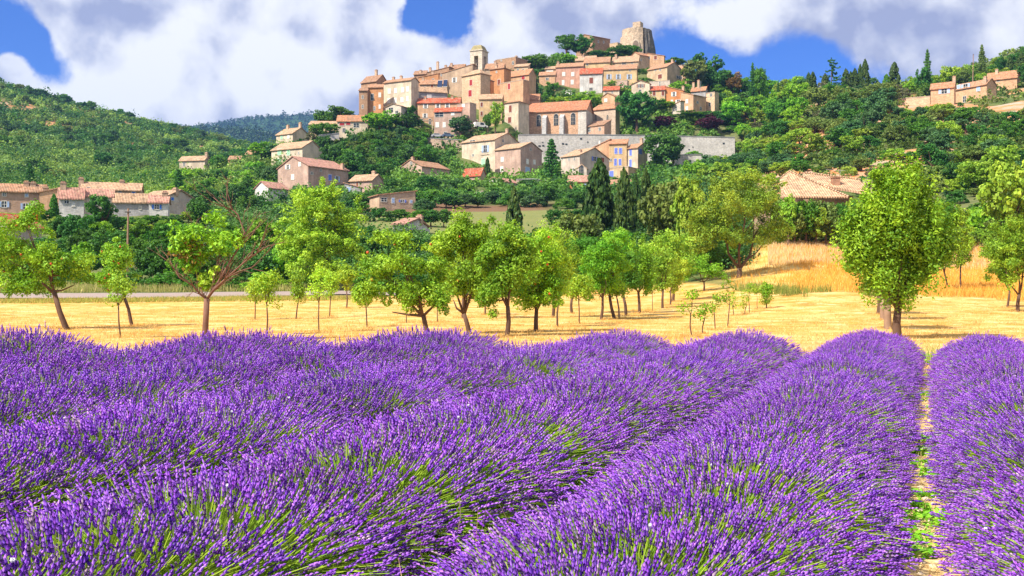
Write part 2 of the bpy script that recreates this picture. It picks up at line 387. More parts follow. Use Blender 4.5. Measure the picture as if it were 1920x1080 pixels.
def house(name, x0, xc, x1, ye, yb, yr, roof, wc, rc, label, wins=(), chims=(), Z=None, dep=9.0, dl=None, stone=.35, cat='house', over=.4, down=6.0, ylow=None, group=None):
    """front wall seen from x0 to xc, side wall from xc to x1 (photo columns); eaves at ye, foot at yb, ridge at yr"""
    Z = Z or zv(yb)
    Xc = (xc - 960) / F * Z; be = math.atan2(Xc, Z)
    if xc == x1: ph = -be - R(4 if dl is None else dl); Dp = dep
    else:
        d = R(30 if dl is None else dl); ph = -be - d
    c, s = math.cos(ph), math.sin(ph)
    r0, r1 = (x0 - 960) / F, (x1 - 960) / F
    W = (Xc - r0 * Z) / (c - r0 * s)
    if xc != x1: Dp = min(max((Xc - r1 * Z) / (s + r1 * c), 1.0), 30)
    k = Z / F
    z0 = CH + (HOR - yb) * k; He = (yb - ye) * k
    te = (HOR - ye) / F
    o = empty(name, (Xc, Z, z0), ph, label, cat, group)
    wm, rmx, rmy = wall_mat(WC[wc] if isinstance(wc, str) else wc, stone), roof_mat(RC[rc], 'x'), roof_mat(RC[rc], 'y')
    dn = -down; ov = over; th = .24
    wall = MB(); rf = MB()
    if roof == 'P':
        rise = max((ye - yr) * k + Dp / 2 * te * .9, .5); sl = rise / (Dp / 2)
        wall.prism([(0, dn), (Dp, dn), (Dp, He), (Dp / 2, He + rise), (0, He)], -W, 0)
        pr = [(-ov, He - ov * sl + .04), (Dp / 2, He + rise + .04), (Dp + ov, He - ov * sl + .04), (Dp + ov, He - ov * sl + th), (Dp / 2, He + rise + th + .06), (-ov, He - ov * sl + th)]
        rf.prism(pr, -W - ov * .6, ov * .6); rm = rmx; zr = lambda fx, fy: He + rise * (1 - abs(fy * 2 - 1))
    elif roof == 'G':
        rise = max((ye - yr) * k, .5); sl = rise / (W / 2)
        wall.prism([(-W, dn), (0, dn), (0, He), (-W / 2, He + rise), (-W, He)], 0, Dp, 'y')
        pr = [(-W - ov, He - ov * sl + .04), (-W / 2, He + rise + .04), (ov, He - ov * sl + .04), (ov, He - ov * sl + th), (-W / 2, He + rise + th + .06), (-W - ov, He - ov * sl + th)]
        rf.prism(pr, -ov * .6, Dp + ov * .6, 'y'); rm = rmy; zr = lambda fx, fy: He + rise * (1 - abs(fx * 2 - 1))
    elif roof == 'S':
        rise = max((ye - yr) * k + Dp * te * .9, .4); sl = rise / Dp
        wall.prism([(0, dn), (Dp, dn), (Dp, He + rise), (0, He)], -W, 0)
        rf.prism([(-ov, He - ov * sl + .03), (Dp + ov, He + rise + ov * sl + .03), (Dp + ov, He + rise + ov * sl + th), (-ov, He - ov * sl + th)], -W - ov * .5, ov * .5)
        rm = rmx; zr = lambda fx, fy: He + rise * fy
    elif roof in 'LR':
        rise = (ye - yr) * k; sl = rise / W
        zl, zrr = (He + rise, He) if roof == 'L' else (He, He + rise); sg = (zrr - zl) / W
        wall.prism([(-W, dn), (0, dn), (0, zrr), (-W, zl)], 0, Dp, 'y')
        rf.prism([(-W - ov, zl - ov * sg + .03), (ov, zrr + ov * sg + .03), (ov, zrr + ov * sg + th), (-W - ov, zl - ov * sg + th)], -ov * .5, Dp + ov * .5, 'y')
        rm = rmy; zr = lambda fx, fy: zl + (zrr - zl) * fx
    elif roof == 'H':
        rise = max((ye - yr) * k + Dp / 2 * te * .8, .5); m_ = min(W, Dp) / 2
        wall.box(-W, 0, 0, Dp, dn, He)
        a, b, y0, y1 = -W - ov, ov, -ov, Dp + ov
        h0 = He + .03
        top = [(-W + m_, Dp / 2, h0 + rise), (-m_, Dp / 2, h0 + rise)] if W > Dp else [(-W / 2, m_, h0 + rise), (-W / 2, Dp - m_, h0 + rise)]
        vs = [(a, y0, h0), (b, y0, h0), (b, y1, h0), (a, y1, h0), (a, y0, h0 + th), (b, y0, h0 + th), (b, y1, h0 + th), (a, y1, h0 + th)] + top
        fs = [(0, 3, 2, 1), (0, 1, 5, 4), (1, 2, 6, 5), (2, 3, 7, 6), (3, 0, 4, 7)]
        fs += [(4, 5, 9, 8), (5, 6, 9), (6, 7, 8, 9), (7, 4, 8)] if W > Dp else [(4, 5, 8), (5, 6, 9, 8), (6, 7, 9), (7, 4, 8, 9)]
        rf.add(vs, fs); rm = rmx; zr = lambda fx, fy: He + rise * .7
    else:
        wall.box(-W, 0, 0, Dp, dn, He); rf.box(-W - .08, .08, -.08, Dp + .08, He + .004, He + .22); rm = wall_mat((.5, .4, .32), .5); zr = lambda fx, fy: He
    wo = wall.build('wall', wm, o)
    ro = rf.build('roof', rm, o)
    for q in chims:
        fx, fy, h = q[:3]; cw = .45; m = MB(); x = -W * (1 - fx); y = Dp * fy; z = zr(fx, fy)
        m.box(x - cw, x + cw, y - .35, y + .35, z - .6, z + h, 0); m.box(x - cw - .08, x + cw + .08, y - .43, y + .43, z + h + .003, z + h + .16, 0)
        m.box(x - cw + .1, x + cw - .1, y - .25, y + .25, z + h + .163, z + h + .4, 1)
        m.build('chimney', [wall_mat((.55, .38, .27), .4), rm], ro)
    for wn in wins:
        px, py, wpx, hpx, st = wn[:5]
        r = (px - 960) / F
        if px <= xc or xc == x1:
            a = (Xc - r * Z) / (c - r * s); dep_ = Z - a * s; ax = 'f'; u = -a
        else:
            a = (Xc - r * Z) / (s + r * c); dep_ = Z + a * c; ax = 's'; u = a
        kk = dep_ / F; zc = CH + (HOR - py) * kk - z0
        foreshort = math.cos(ph + math.atan(r)) if ax == 'f' else abs(math.sin(ph + math.atan(r)))
        ww = wpx * kk / max(foreshort, .35); hh = hpx * kk
        window(o, ax, u, zc, ww, hh, st)
    return o

def face_box(mb, ax, u0, u1, z0, z1, p0, p1, m=0):
    if ax == 'f': mb.box(u0, u1, -p1, -p0, z0, z1, m)
    else: mb.box(p0, p1, u0, u1, z0, z1, m)
def window(o, ax, u, zc, w, h, st):
    f = .13; u0, u1, z0, z1 = u - w / 2, u + w / 2, zc - h / 2, zc + h / 2
    mb = MB()
    kind = st[0]
    if kind == 'A':     # arched church window
        n = 9; ar = [(u + w / 2 * math.cos(math.pi * i / (n - 1)), z1 - w / 2 + w / 2 * math.sin(math.pi * i / (n - 1)) * 1.15) for i in range(n)]
        def sheet(g, p, m):
            pts = [(u + w / 2 * g, z0)] + [((q[0] - u) * g + u, (q[1] - z1 + w / 2) * g + z1 - w / 2) for q in ar] + [(u - w / 2 * g, z0)]
            pr = [((a, -p0, b) if ax == 'f' else (p0, a, b)) for p0 in (0.0, p) for a, b in pts]; k = len(pts)
            mb.add(pr, [tuple(range(k - 1, -1, -1)), tuple(range(k, 2 * k))] + [(i, (i + 1) % k, k + (i + 1) % k, k + i) for i in range(k)], m)
        sheet(1.3, .05, 0); sheet(1.0, .08, 1)
        for q in (-.17, .17): face_box(mb, ax, u + w * q - .04, u + w * q + .04, z0, z1 - w * .35, .082, .12, 0)
        for q in (.3, .62): face_box(mb, ax, u - w / 2, u + w / 2, z0 + h * q - .04, z0 + h * q + .04, .121, .14, 0)
        mb.build('window', [M['stone'], M['glass']], o); return
    face_box(mb, ax, u0 - f, u0, z0 - f, z1 + f, 0, .05); face_box(mb, ax, u1, u1 + f, z0 - f, z1 + f, 0, .05)
    face_box(mb, ax, u0, u1, z1, z1 + f, 0, .05); face_box(mb, ax, u0, u1, z0 - f, z0, 0, .09)
    face_box(mb, ax, u0, u1, z0, z1, 0, .015, 1)
    if kind in 'dDo' or (len(st) > 1 and st[1] == 'o'):
        face_box(mb, ax, u - .04, u + .04, z0, z1, .016, .04, 2)
        face_box(mb, ax, u0, u1, zc - .03, zc + .03, .041, .055, 2)
    wo = mb.build('window', [M['frame'], M['glass'], M['white']], o)
    if kind in STY:
        mt = M[STY[kind]]; sh = MB()
        if len(st) > 1 and st[1] == 'o':   # open leaves either side
            for a, b in ((u0 - f - w * .5, u0 - f - .01), (u1 + f + .01, u1 + f + w * .5)): face_box(sh, ax, a, b, z0, z1, .055, .10)
        elif len(st) > 1 and st[1] == 'x':  # door
            face_box(sh, ax, u0 + .02, u1 - .02, z0, z1, .02, .07)
        else:
            face_box(sh, ax, u0 + .01, u - .015, z0 + .01, z1 - .01, .02, .08); face_box(sh, ax, u + .015, u1 - .01, z0 + .01, z1 - .01, .02, .08)
            for q in (.22, .78): face_box(sh, ax, u0 + .03, u1 - .03, z0 + h * q - .05, z0 + h * q + .05, .081, .095)
        sh.build('door' if st[-1] == 'x' else 'shutter', mt, wo)

HS = []
def Hh(*a, **k): HS.append((a, k))
# name, x0, xc, x1, eave y, foot y, ridge y, roof, wall, tiles, label, windows, chimneys
n = 'village_house'
# --- far left end of the village
Hh(n, 677, 706, 728, 152, 222, 141, 'P', 'brown', 'brown', 'tall brown stone house at the west tip of the village with a chimney', [(695, 165, 4, 7, 'd'), (684, 186, 3, 6, 'd'), (687, 205, 3, 5, 'd')], [(.6, .5, 2.0)], Z=362, dl=38, stone=.6)
Hh(n, 673, 689, 692, 170, 222, 166, 'S', 'brown', 'brown', 'narrow low brown house leaning on the west side of the tallest tip house', [(680, 182, 3, 6, 'd'), (680, 200, 3, 6, 'd')], Z=356, dl=12)
Hh(n, 690, 718, 719, 163, 224, 160, 'S', 'orange', 'tile', 'orange plastered house beside the cream eight-window house', [(698, 182, 5, 12, 'd'), (712, 178, 4, 8, 'W'), (702, 203, 3, 7, 'd'), (712, 200, 3, 7, 'W')], Z=357, dl=15)
Hh(n, 719, 771, 785, 150, 215, 146, 'P', 'cream', 'tile', 'large cream house with two rows of white shutters and a shaded side', [(730, 171, 5, 9, 'W'), (742, 170, 5, 9, 'W'), (755, 168.5, 5, 9, 'W'), (764.5, 167, 5, 9, 'W'), (729, 189, 5, 9, 'W'), (741, 188.5, 5, 9, 'W'), (754, 187, 5, 9, 'W'), (764, 185, 4, 9, 'W')], [(.2, .6, 1.3), (.48, .6, 1.4)], Z=357, dl=34, stone=.1)
Hh(n, 723, 752, 783, 199, 226, 194, 'G', 'pale', 'pale', 'low pale annex with a glazed porch', [(733, 206, 8, 8, 'd'), (744, 213, 5, 11, 'd')], Z=350, dl=32, ylow=1)
Hh(n, 776, 799, 801, 138, 168, 134, 'S', 'brown', 'brown', 'small brown house peeping between the cream house and the chimneyed roofline', [(787, 148, 3, 4, 'd')], [(.5, .5, .8)], Z=388, dl=20)
Hh(n, 799, 842, 850, 133, 165, 126, 'R', 'brown', 'brown', 'brown house with tall chimneys on the skyline left of the bell tower', [(812, 143, 3, 5, 'd'), (828, 140, 3, 5, 'd')], [(.12, .3, 1.8), (.45, .3, 3.4), (.8, .3, 1.2)], Z=394, dl=25, stone=.5)
Hh(n, 785, 822, 824, 144, 172, 138, 'R', 'orange', 'tile', 'orange brown house above the solar panel house', [(797, 152, 3, 4, 'd'), (812, 150, 3, 5, 'd')], [(.7, .3, 1.4)], Z=384, dl=15)
Hh(n, 840, 869, 876, 128, 160, 121, 'P', 'brown', 'brown', 'brown roofed house on the skyline just left of the gabled beige house', [], [(.15, .3, 1.2)], Z=400, dl=20)
Hh(n, 787, 838, 840, 156, 178, 150, 'P', 'beige', 'tile', 'beige house carrying dark solar panels', [(791, 166, 3, 6, 'd'), (797, 166, 3, 6, 'd'), (810, 161, 5, 6, 'N')], [(.1, .5, .9)], Z=376, dl=10)
Hh(n, 784, 838, 840, 173, 196, 168, 'S', 'grey', 'pale', 'grey shaded wall house with one pale window below the solar panels', [(805, 181, 8, 8, 'W')], Z=368, dl=-12)
Hh(n, 829, 886, 893, 134, 188, 121, 'R', 'beige', 'tile', 'beige house with a sloping gable roof and one white framed window', [(852, 150, 4, 9, 'Wo')], [(.5, .6, .9)], Z=384, dl=20, stone=.15)
Hh(n, 866, 901, 920, 138, 207, 128, 'H', 'sand', 'pale', 'square sand coloured tower house with two red shuttered windows', [(883, 155, 5, 11, 'R'), (881.5, 175, 6, 12, 'R')], Z=370, dl=42, stone=.5)
Hh(n, 919, 945, 958, 128, 180, 124, 'H', 'orange', 'tile', 'tall orange house right of the square tower house', [(935.5, 154, 5, 10, 'N'), (931, 135, 2, 3, 'd')], [(.2, .5, 1.2)], Z=379, dl=32)
Hh('stair_turret', 908, 920, 926, 152, 182, 148, 'H', 'coral', 'tile', 'small orange stair turret between the square tower house and the tall orange house', [(912, 160, 3, 7, 'R')], Z=374, dl=35, cat='turret', over=.25)
Hh(n, 937, 981, 993, 150, 185, 147, 'F', 'peach', 'tile', 'flat topped peach house with one red shutter on a pale panel', [(954.5, 162, 4, 11, 'R')], Z=369, dl=38, stone=.2)
Hh(n, 952, 992, 1005, 139, 172, 130, 'P', 'peach', 'orange', 'peach house with a red window and orange tiles right of the tall orange house', [(981, 145, 6, 8, 'R')], Z=386, dl=32, stone=.15)
Hh(n, 929, 967, 989, 107, 142, 105, 'F', 'brown', 'brown', 'brownish house with a falling wall on the skyline right of the bell tower', [(962, 118, 3, 6, 'd'), (940, 113, 2, 3, 'd')], [(.85, .3, .9)], Z=412, dl=35, stone=.5)
Hh(n, 964, 990, 994, 124, 142, 120, 'S', 'sand', 'pale', 'low sand coloured house in front of the brownish skyline house', [(971, 131, 3, 4, 'd'), (981, 131, 3, 3, 'd')], Z=405, dl=15)
Hh(n, 910, 944, 948, 127, 150, 119, 'P', 'beige', 'tile', 'low tiled roof right below the bell tower', [], [(.5, .4, 1.2)], Z=396, dl=12)
Hh(n, 898, 941, 944, 185, 246, 177, 'P', 'yellow', 'pale', 'yellowish house with small brown shutters behind the tall poplar', [(903, 196, 4, 8, 'N'), (926, 196, 4, 8, 'G'), (903, 213, 4, 8, 'N'), (926, 214, 4, 8, 'N'), (894, 230, 3, 10, 'N')], Z=361, dl=6, stone=.15)
Hh(n, 941, 1011, 1013, 186, 215, 177, 'P', 'peach', 'orange', 'long orange tile roof behind the presbytery and the church', [], [(.6, .5, 1.0)], Z=374, dl=5)
Hh(n, 783, 862, 866, 192, 246, 184, 'P', 'peach', 'red', 'house with a bright red roof and ivy on its left corner', [(798, 199, 4, 8, 'Wo'), (821, 200, 4, 9, 'Wo'), (839, 198, 4, 8, 'Wo'), (797, 217, 4, 8, 'Wo'), (824, 232, 6, 9, 'W'), (790, 228, 5, 9, 'd'), (806, 228, 4, 10, 'd')], [(.15, .4, .8), (.8, .4, .9)], Z=357, dl=8, stone=.1)
Hh(n, 814, 865, 867, 208, 262, 203, 'S', 'rose', 'red', 'lower rose house with a wide blue window under the red roofed house', [(823.5, 215, 15, 8, 'do'), (849, 212, 6, 8, 'W'), (846, 228, 7, 8, 'd'), (820, 234, 6, 9, 'W'), (833, 234, 5, 9, 'W'), (835, 251, 5, 7, 'd'), (857, 240, 5, 9, 'W')], Z=350, dl=14, stone=.2)
Hh(n, 857, 881, 893, 193, 246, 190, 'F', 'rose', 'tile', 'flat topped rose house with a dark shaded side below the square tower house', [(869, 198, 5, 6, 'W')], Z=353, dl=42, stone=.3)
Hh('presbytery', 941, 972, 992, 191, 252, 186, 'H', 'cream', 'tile', 'cream presbytery with red shutters standing against the church', [(957, 204, 5, 13, 'N'), (955.6, 225, 6, 11, 'N')], Z=358, dl=36, stone=.2, cat='presbytery')
# --- castle hill
Hh(n, 1080, 1112, 1144, 68, 100, 60, 'G', 'brown', 'orange', 'long brown barn-like house with a falling roof left of the castle tower', [(1122, 78, 2, 4, 'd'), (1132, 79, 2, 4, 'd')], Z=455, dl=50, stone=.6)
Hh('stone_hut', 1143, 1158, 1166, 80, 100, 78, 'F', 'sand', 'tile', 'small flat topped stone hut leaning on the castle tower', [], Z=456, dl=30, cat='hut')
Hh(n, 1182, 1199, 1221, 103, 132, 96, 'G', 'sand', 'orange', 'sand house with an orange roof just below the castle tower', [(1202, 112, 2, 4, 'd')], Z=436, dl=48)
Hh(n, 1214, 1245, 1247, 105, 132, 98, 'L', 'peach', 'tile', 'peach house with a roof falling to the right under the castle tower', [(1229, 108, 5, 7, 'N'), (1217, 108, 3, 5, 'd')], Z=437, dl=10)
Hh(n, 1148, 1197, 1200, 114, 130, 105, 'P', 'sand', 'pale', 'sand house with a chimney between the oaks and the castle houses', [(1170, 119, 7, 4, 'd'), (1185, 119, 3, 4, 'd')], [(.12, .3, 1.8)], Z=431, dl=8)
Hh(n, 1095, 1143, 1146, 116, 133, 107, 'P', 'yellow', 'tile', 'yellow low house with an orange roof above the red roofed white house', [(1101, 120, 3, 5, 'd')], Z=430, dl=6)
Hh(n, 1079, 1117, 1119, 112, 130, 105, 'P', 'sand', 'pale', 'low pale roof half hidden behind the yellow low house', [], [(.35, .4, .8)], Z=436, dl=6)
Hh(n, 1042, 1093, 1097, 124, 168, 118, 'P', 'pink', 'tile', 'pink house with four white shuttered windows', [(1057, 139, 5, 7, 'W'), (1074, 139, 5, 7, 'W'), (1056, 155, 4, 9, 'W'), (1073, 154, 5, 8, 'W')], [(.05, .4, 1.0)], Z=412, dl=8, stone=.08)
Hh(n, 1087, 1129, 1131, 137, 177, 128, 'P', 'white', 'red', 'white house with a bright red roof and one brown shuttered window', [(1108.5, 151, 7, 11, 'N'), (1109, 139.5, 3, 3, 'd'), (1108, 167, 6, 5, 'd')], Z=405, dl=5, stone=.08)
Hh(n, 1131.6, 1194, 1196, 128, 160, 121, 'P', 'yellow', 'tile', 'wide yellow house with three pale blue windows', [(1142, 144, 4, 9, 'So'), (1159.5, 144, 4, 9, 'So'), (1180, 144, 4, 9, 'So'), (1143, 131, 3, 3, 'd'), (1160.5, 131, 3, 3, 'd'), (1181, 131.5, 3, 3, 'd')], Z=413, dl=5, stone=.08)
Hh('stone_annex', 1156, 1176, 1179, 151, 166, 149.5, 'F', 'rose', 'tile', 'low rose stone annex in front of the wide yellow house', [(1165, 156, 4, 3, 'N')], Z=408, dl=15, stone=.7, cat='annex')
Hh(n, 1011, 1041, 1043, 140, 167, 135, 'P', 'peach', 'tile', 'small peach house left of the pink house', [(1026, 148, 5, 4, 'd')], [], Z=407, dl=8)
Hh(n, 1022, 1042, 1044, 129, 146, 125, 'S', 'sand', 'pale', 'small sand house with a white awning left of the pink house', [(1031, 133, 12, 4, 'W')], Z=419, dl=8)
Hh(n, 1213, 1251, 1278, 125, 158, 118, 'P', 'sand', 'tile', 'big sand house with a shaded right wall below the castle tower', [(1229, 131, 3, 3, 'd'), (1238, 131, 3, 3, 'd'), (1237.5, 143.5, 7, 8, 'N'), (1272, 145, 7, 5, 'd')], [(.9, .5, 1.2)], Z=416, dl=36, stone=.15)
Hh(n, 1256, 1287, 1289, 122, 150, 119, 'F', 'peach', 'tile', 'flat topped peach house at the east end behind the big sand house', [(1277, 146, 4, 4, 'd')], Z=428, dl=12)
Hh('garden_wall', 1218, 1256, 1258, 151, 164, 150, 'F', 'pale', 'tile', 'pale garden wall below the big sand house', [(1237, 157, 2, 8, 'd')], Z=404, dl=10, dep=3, cat='wall')
Hh(n, 1184, 1218, 1220, 157, 196, 150, 'G', 'cream', 'tile', 'cream gabled house above the big dark chestnut tree', [(1198, 161, 3.5, 6, 'No'), (1204.5, 161, 3.5, 6, 'No'), (1200, 171, 5, 6, 'd')], Z=389, dl=12, stone=.1)
Hh(n, 1218, 1247, 1249, 168, 196, 161.5, 'P', 'yellow', 'red', 'yellow house with a red roof and two brown shutters', [(1226.5, 175, 5, 9, 'N'), (1243, 175, 5, 9, 'N'), (1223, 191, 6, 6, 'd')], Z=388, dl=5, stone=.08)
Hh(n, 1248, 1281, 1284, 170, 207, 160, 'L', 'coral', 'tile', 'coral house with an arched white window', [(1263.5, 176.5, 4, 8, 'Wo'), (1260, 190, 3, 5, 'W'), (1272, 190, 5, 6, 'Wo')], [(.97, .3, 1.6)], Z=386, dl=12, stone=.08)
Hh(n, 1276, 1300, 1324, 178, 213, 169, 'L', 'peach', 'tile', 'peach house with a long shaded side wall in front of the coral house', [(1288, 190, 4, 7, 'W'), (1288, 203, 4, 6, 'W'), (1308, 192, 3, 4, 'd'), (1314, 204, 3, 6, 'd')], Z=379, dl=38, stone=.15)
Hh('garden_steps', 1260, 1276, 1283, 196, 215, 190, 'R', 'pale', 'tile', 'ruined stone buttress at the foot of the coral house', [(1268, 204, 3, 7, 'd')], Z=374, dl=30, stone=.7, cat='ruin', dep=4)
Hh(n, 1296, 1323, 1327, 169, 200, 163, 'P', 'grey', 'orange', 'small grey house with an orange roof behind the peach house', [], [(.1, .4, 2.2), (.45, .4, 3.0)], Z=398, dl=15)
Hh(n, 1324, 1340, 1348, 173, 212, 171, 'F', 'sand', 'tile', 'ruined sand stone house at the east end of the village', [(1333, 178, 4, 5, 'd'), (1331, 196, 3, 7, 'd')], Z=384, dl=30, stone=.75)
Hh(n, 1131, 1161, 1163, 168, 184, 162, 'P', 'cream', 'red', 'low cream house with a red roof under the yellow three-window house', [(1136, 173, 3, 4, 'd'), (1148, 173, 3, 3, 'd')], Z=399, dl=6)
Hh(n, 1126, 1153, 1178, 181, 203, 173, 'G', 'peach', 'tile', 'peach gabled house above the choir of the church', [(1136, 188, 5, 6, 'W'), (1163, 188, 6, 6, 'W')], Z=385, dl=30, stone=.2)
# --- lower village
Hh(n, 866, 928, 976, 262, 325, 250, 'P', 'cream', 'pale', 'tall cream house with a small balcony and green shutters under the terrace', [(886, 266, 9, 6, 'do'), (910, 279, 6, 13, 'So'), (884.5, 307, 5, 7, 'Wo'), (906, 304, 7, 14, 'G'), (887, 291, 3, 4, 'd'), (908, 263, 3, 3, 'd'), (943, 264, 3, 5, 'd')], [(.97, .5, 1.2)], Z=322, dl=36, stone=.12)
Hh(n, 928, 976, 1016, 277, 335, 268, 'P', 'rose', 'pale', 'rose walled house with a grey gable right of the balcony house', [(942, 299, 5, 8, 'W'), (941, 317, 5, 9, 'W'), (989, 303, 4, 9, 'W'), (1002, 304, 4, 8, 'W'), (989, 318, 8, 9, 'S'), (995, 280, 3, 4, 'd')], Z=314, dl=38, stone=.15)
Hh('shed', 868, 901, 911, 328, 347, 316, 'P', 'rose', 'red', 'rose shed with a red tile roof below the balcony house', [], Z=300, dl=28, cat='shed')
Hh('shed', 912, 938, 972, 340, 355, 332, 'G', 'white', 'pink', 'small white gabled shed with a brown window', [(919, 344, 5, 6, 'N')], Z=286, dl=38, cat='shed', stone=.05)
Hh('shed', 889, 906, 909, 359, 369, 357, 'F', 'white', 'tile', 'tiny white flat shed among the dark bushes', [], Z=262, dl=20, cat='shed', dep=4)
Hh(n, 1052, 1087, 1142, 291, 333, 279, 'P', 'pale', 'pale', 'pale long house with blue shutters behind the tall cypress', [(1054, 296, 2.5, 6, 'd'), (1067, 298, 2.5, 6, 'd'), (1077, 297, 2.5, 6, 'd'), (1115, 298, 5, 8, 'Bo'), (1130, 300, 5, 9, 'N'), (1075, 317, 2, 5, 'd')], [(.7, .2, .8)], Z=306, dl=40, stone=.12)
Hh('porch', 1082, 1100, 1103, 316, 333, 309, 'G', 'pale', 'pale', 'small arched porch on the pale long house', [(1090, 319, 8, 18, 'A')], Z=303, dl=8, cat='porch', dep=2.0, over=.2)
Hh(n, 1112, 1143, 1146, 276, 318, 262, 'R', 'peach', 'orange', 'peach gabled house against the long grey terrace wall', [(1124, 268, 2, 7, 'W')], Z=322, dl=8, stone=.1)
Hh(n, 1142, 1175, 1178, 269, 314, 262, 'S', 'yellow', 'orange', 'yellow house with four violet blue shutters', [(1155, 283, 5.5, 11, 'B'), (1163.5, 283, 5.5, 11, 'B'), (1154, 304, 5, 13, 'B'), (1162.5, 304, 5, 12, 'B'), (1145, 300, 4, 5, 'd')], Z=318, dl=8, stone=.08)
Hh(n, 1175, 1196, 1214, 277, 316, 270, 'P', 'cream', 'tile', 'narrow cream house with blue doors right of the violet shutter house', [(1182.5, 286, 4.5, 12, 'B'), (1182.3, 306, 4.5, 14, 'Bx'), (1200.5, 284, 6, 10, 'B')], [(.9, .5, 1.5)], Z=316, dl=32, stone=.08)
Hh('terrace_wall', 1143, 1178, 1203, 313, 340, 312, 'F', 'sand', 'tile', 'sand terrace wall with a blue door under the violet shutter house', [(1146.5, 329, 8, 17, 'Bx')], Z=307, dl=25, stone=.3, cat='wall', dep=5)
Hh(n, 1065, 1107, 1110, 340, 359, 330, 'P', 'coral', 'pink', 'low orange house with a pink roof left of the tall cypress', [(1099, 350, 8, 11, 'S'), (1076, 350, 4, 5, 'd')], [(.9, .2, .8)], Z=282, dl=5, stone=.05)
Hh(n, 1143, 1199, 1203, 348, 362, 337, 'P', 'coral', 'tile', 'low coral house behind the row of cypresses', [(1173, 354, 8, 7, 'S')], Z=285, dl=6, stone=.05)
# --- left slope
Hh(n, 518, 549, 580, 250, 268, 240, 'P', 'cream', 'pale', 'cream house with a grey side and two chimneys, highest on the left slope', [(528, 258, 4, 6, 'G'), (541, 256, 4, 7, 'W')], [(.2, .5, 1.2), (.95, .5, 1.6)], Z=338, dl=45, stone=.1)
Hh(n, 579, 630, 634, 234, 258, 228, 'S', 'sand', 'pale', 'long low sand house behind the rounded bushes on the left slope', [(588, 242, 4, 6, 'd')], Z=352, dl=8)
Hh(n, 632, 689, 692, 226, 256, 217, 'P', 'cream', 'orange', 'cream house with red awnings left of the tip of the village', [(641, 233, 9, 5, 'R'), (653, 232, 8, 5, 'R'), (645, 244, 5, 7, 'd'), (668, 235, 10, 7, 'd')], Z=350, dl=10, stone=.1)
Hh(n, 509, 567, 604, 277, 318, 265, 'P', 'cream', 'pale', 'cream house with pale green shutters and a dark gable on the left slope', [(524, 285, 7, 11, 'G'), (541, 285, 6, 12, 'G'), (523, 302, 8, 9, 'G'), (560, 287, 2, 4, 'd')], [(.55, .7, 1.0)], Z=308, dl=42, stone=.1)
Hh(n, 521, 578, 653, 311, 352, 291, 'G', 'rose', 'pink', 'large farmhouse with a rose gable and a bluish side wall with blue shutters', [(540, 313, 4, 8, 'Wo'), (562, 308, 4, 7, 'W'), (549, 332, 5, 9, 'W'), (585, 325, 4, 4, 'd'), (601.5, 319, 3, 5, 'd'), (618.5, 333, 6, 11, 'B'), (632, 336, 4, 11, 'So')], [(.96, .88, 1.3)], Z=262, dl=48, stone=.15)
Hh(n, 478, 503, 540, 352, 378, 340, 'G', 'white', 'pink', 'white house with a pink roof half hidden below the large farmhouse', [(524, 368, 5, 8, 'd')], Z=248, dl=50, stone=.05)
Hh(n, 656, 698, 720, 338, 362, 328, 'P', 'rose', 'pale', 'small rose house with a brown door right of the large farmhouse', [(670, 346, 4, 9, 'Nx'), (702, 354, 5, 9, 'Nx')], [(.8, .5, .8)], Z=258, dl=30, stone=.2)
Hh(n, 646, 676, 679, 352, 368, 344, 'L', 'grey', 'tile', 'grey lean-to with a pale shutter between the farmhouse and the brown-door house', [(654, 355, 7, 8, 'S')], Z=253, dl=10)
Hh(n, 693, 711, 779, 366, 394, 362, 'S', 'beige', 'tile', 'long low bungalow with a row of small blue windows', [(720, 374.5, 10, 7, 'do'), (737, 376, 5, 9, 'S'), (754.5, 377, 6, 5, 'Bo'), (771, 378, 4, 5, 'S')], Z=222, dl=72, stone=.1)
Hh(n, 737, 760, 806, 421, 436, 411, 'P', 'white', 'pink', 'low white house with a pink roof sunk among the dark trees', [], [(.95, .6, .7)], Z=150, dl=20, stone=.05)
Hh(n, 747, 791, 842, 312, 332, 298, 'G', 'rose', 'tile', 'rose gabled house alone in the dark trees under the stone terrace', [(771, 306, 3, 5, 'd')], [(.5, .1, .8)], Z=296, dl=45, stone=.25)
# --- hamlet at the left edge
Hh(n, -12, 84, 88, 360, 404, 349, 'P', (.55, .36, .26), 'tile', 'long pinkish tan house with blue shutters at the left end of the hamlet', [(8, 383, 7, 11, 'So'), (48, 387, 7, 11, 'So'), (8, 364, 5, 6, 'd'), (50, 366, 5, 6, 'S')], [(.62, .4, .7), (.75, .4, .6)], Z=176, dl=6, stone=.1)
Hh(n, 74, 111, 113, 362, 402, 354, 'R', 'peach', 'tile', 'peach gable end with ivy next to the long pinkish tan house', [], [(.3, .3, .6)], Z=173, dl=8, stone=.1)
Hh(n, 110, 157, 160, 369, 408, 355, 'P', 'white', 'pink', 'whitish house with one large dark window in the hamlet', [(125, 376, 7, 11, 'd'), (138, 384, 5, 6, 'W')], [(.15, .5, .9)], Z=172, dl=8, stone=.15)
Hh(n, 158, 212, 215, 368, 405, 358, 'P', 'pale', 'pink', 'pale house behind the dark cedar in the hamlet', [(170, 380, 4, 7, 'd'), (200, 383, 4, 6, 'd')], Z=174, dl=6)
Hh(n, 152, 264, 268, 357, 378, 346, 'P', 'beige', 'pale', 'long beige house along the back of the hamlet with a bright blue window', [(166, 354, 5, 5, 'N'), (189, 356, 5, 5, 'N'), (225, 361, 5, 6, 'd'), (250.5, 363, 6, 6, 'L')], [(-.02, .4, 1.0), (.66, .5, .5)], Z=192, dl=5, stone=.25)
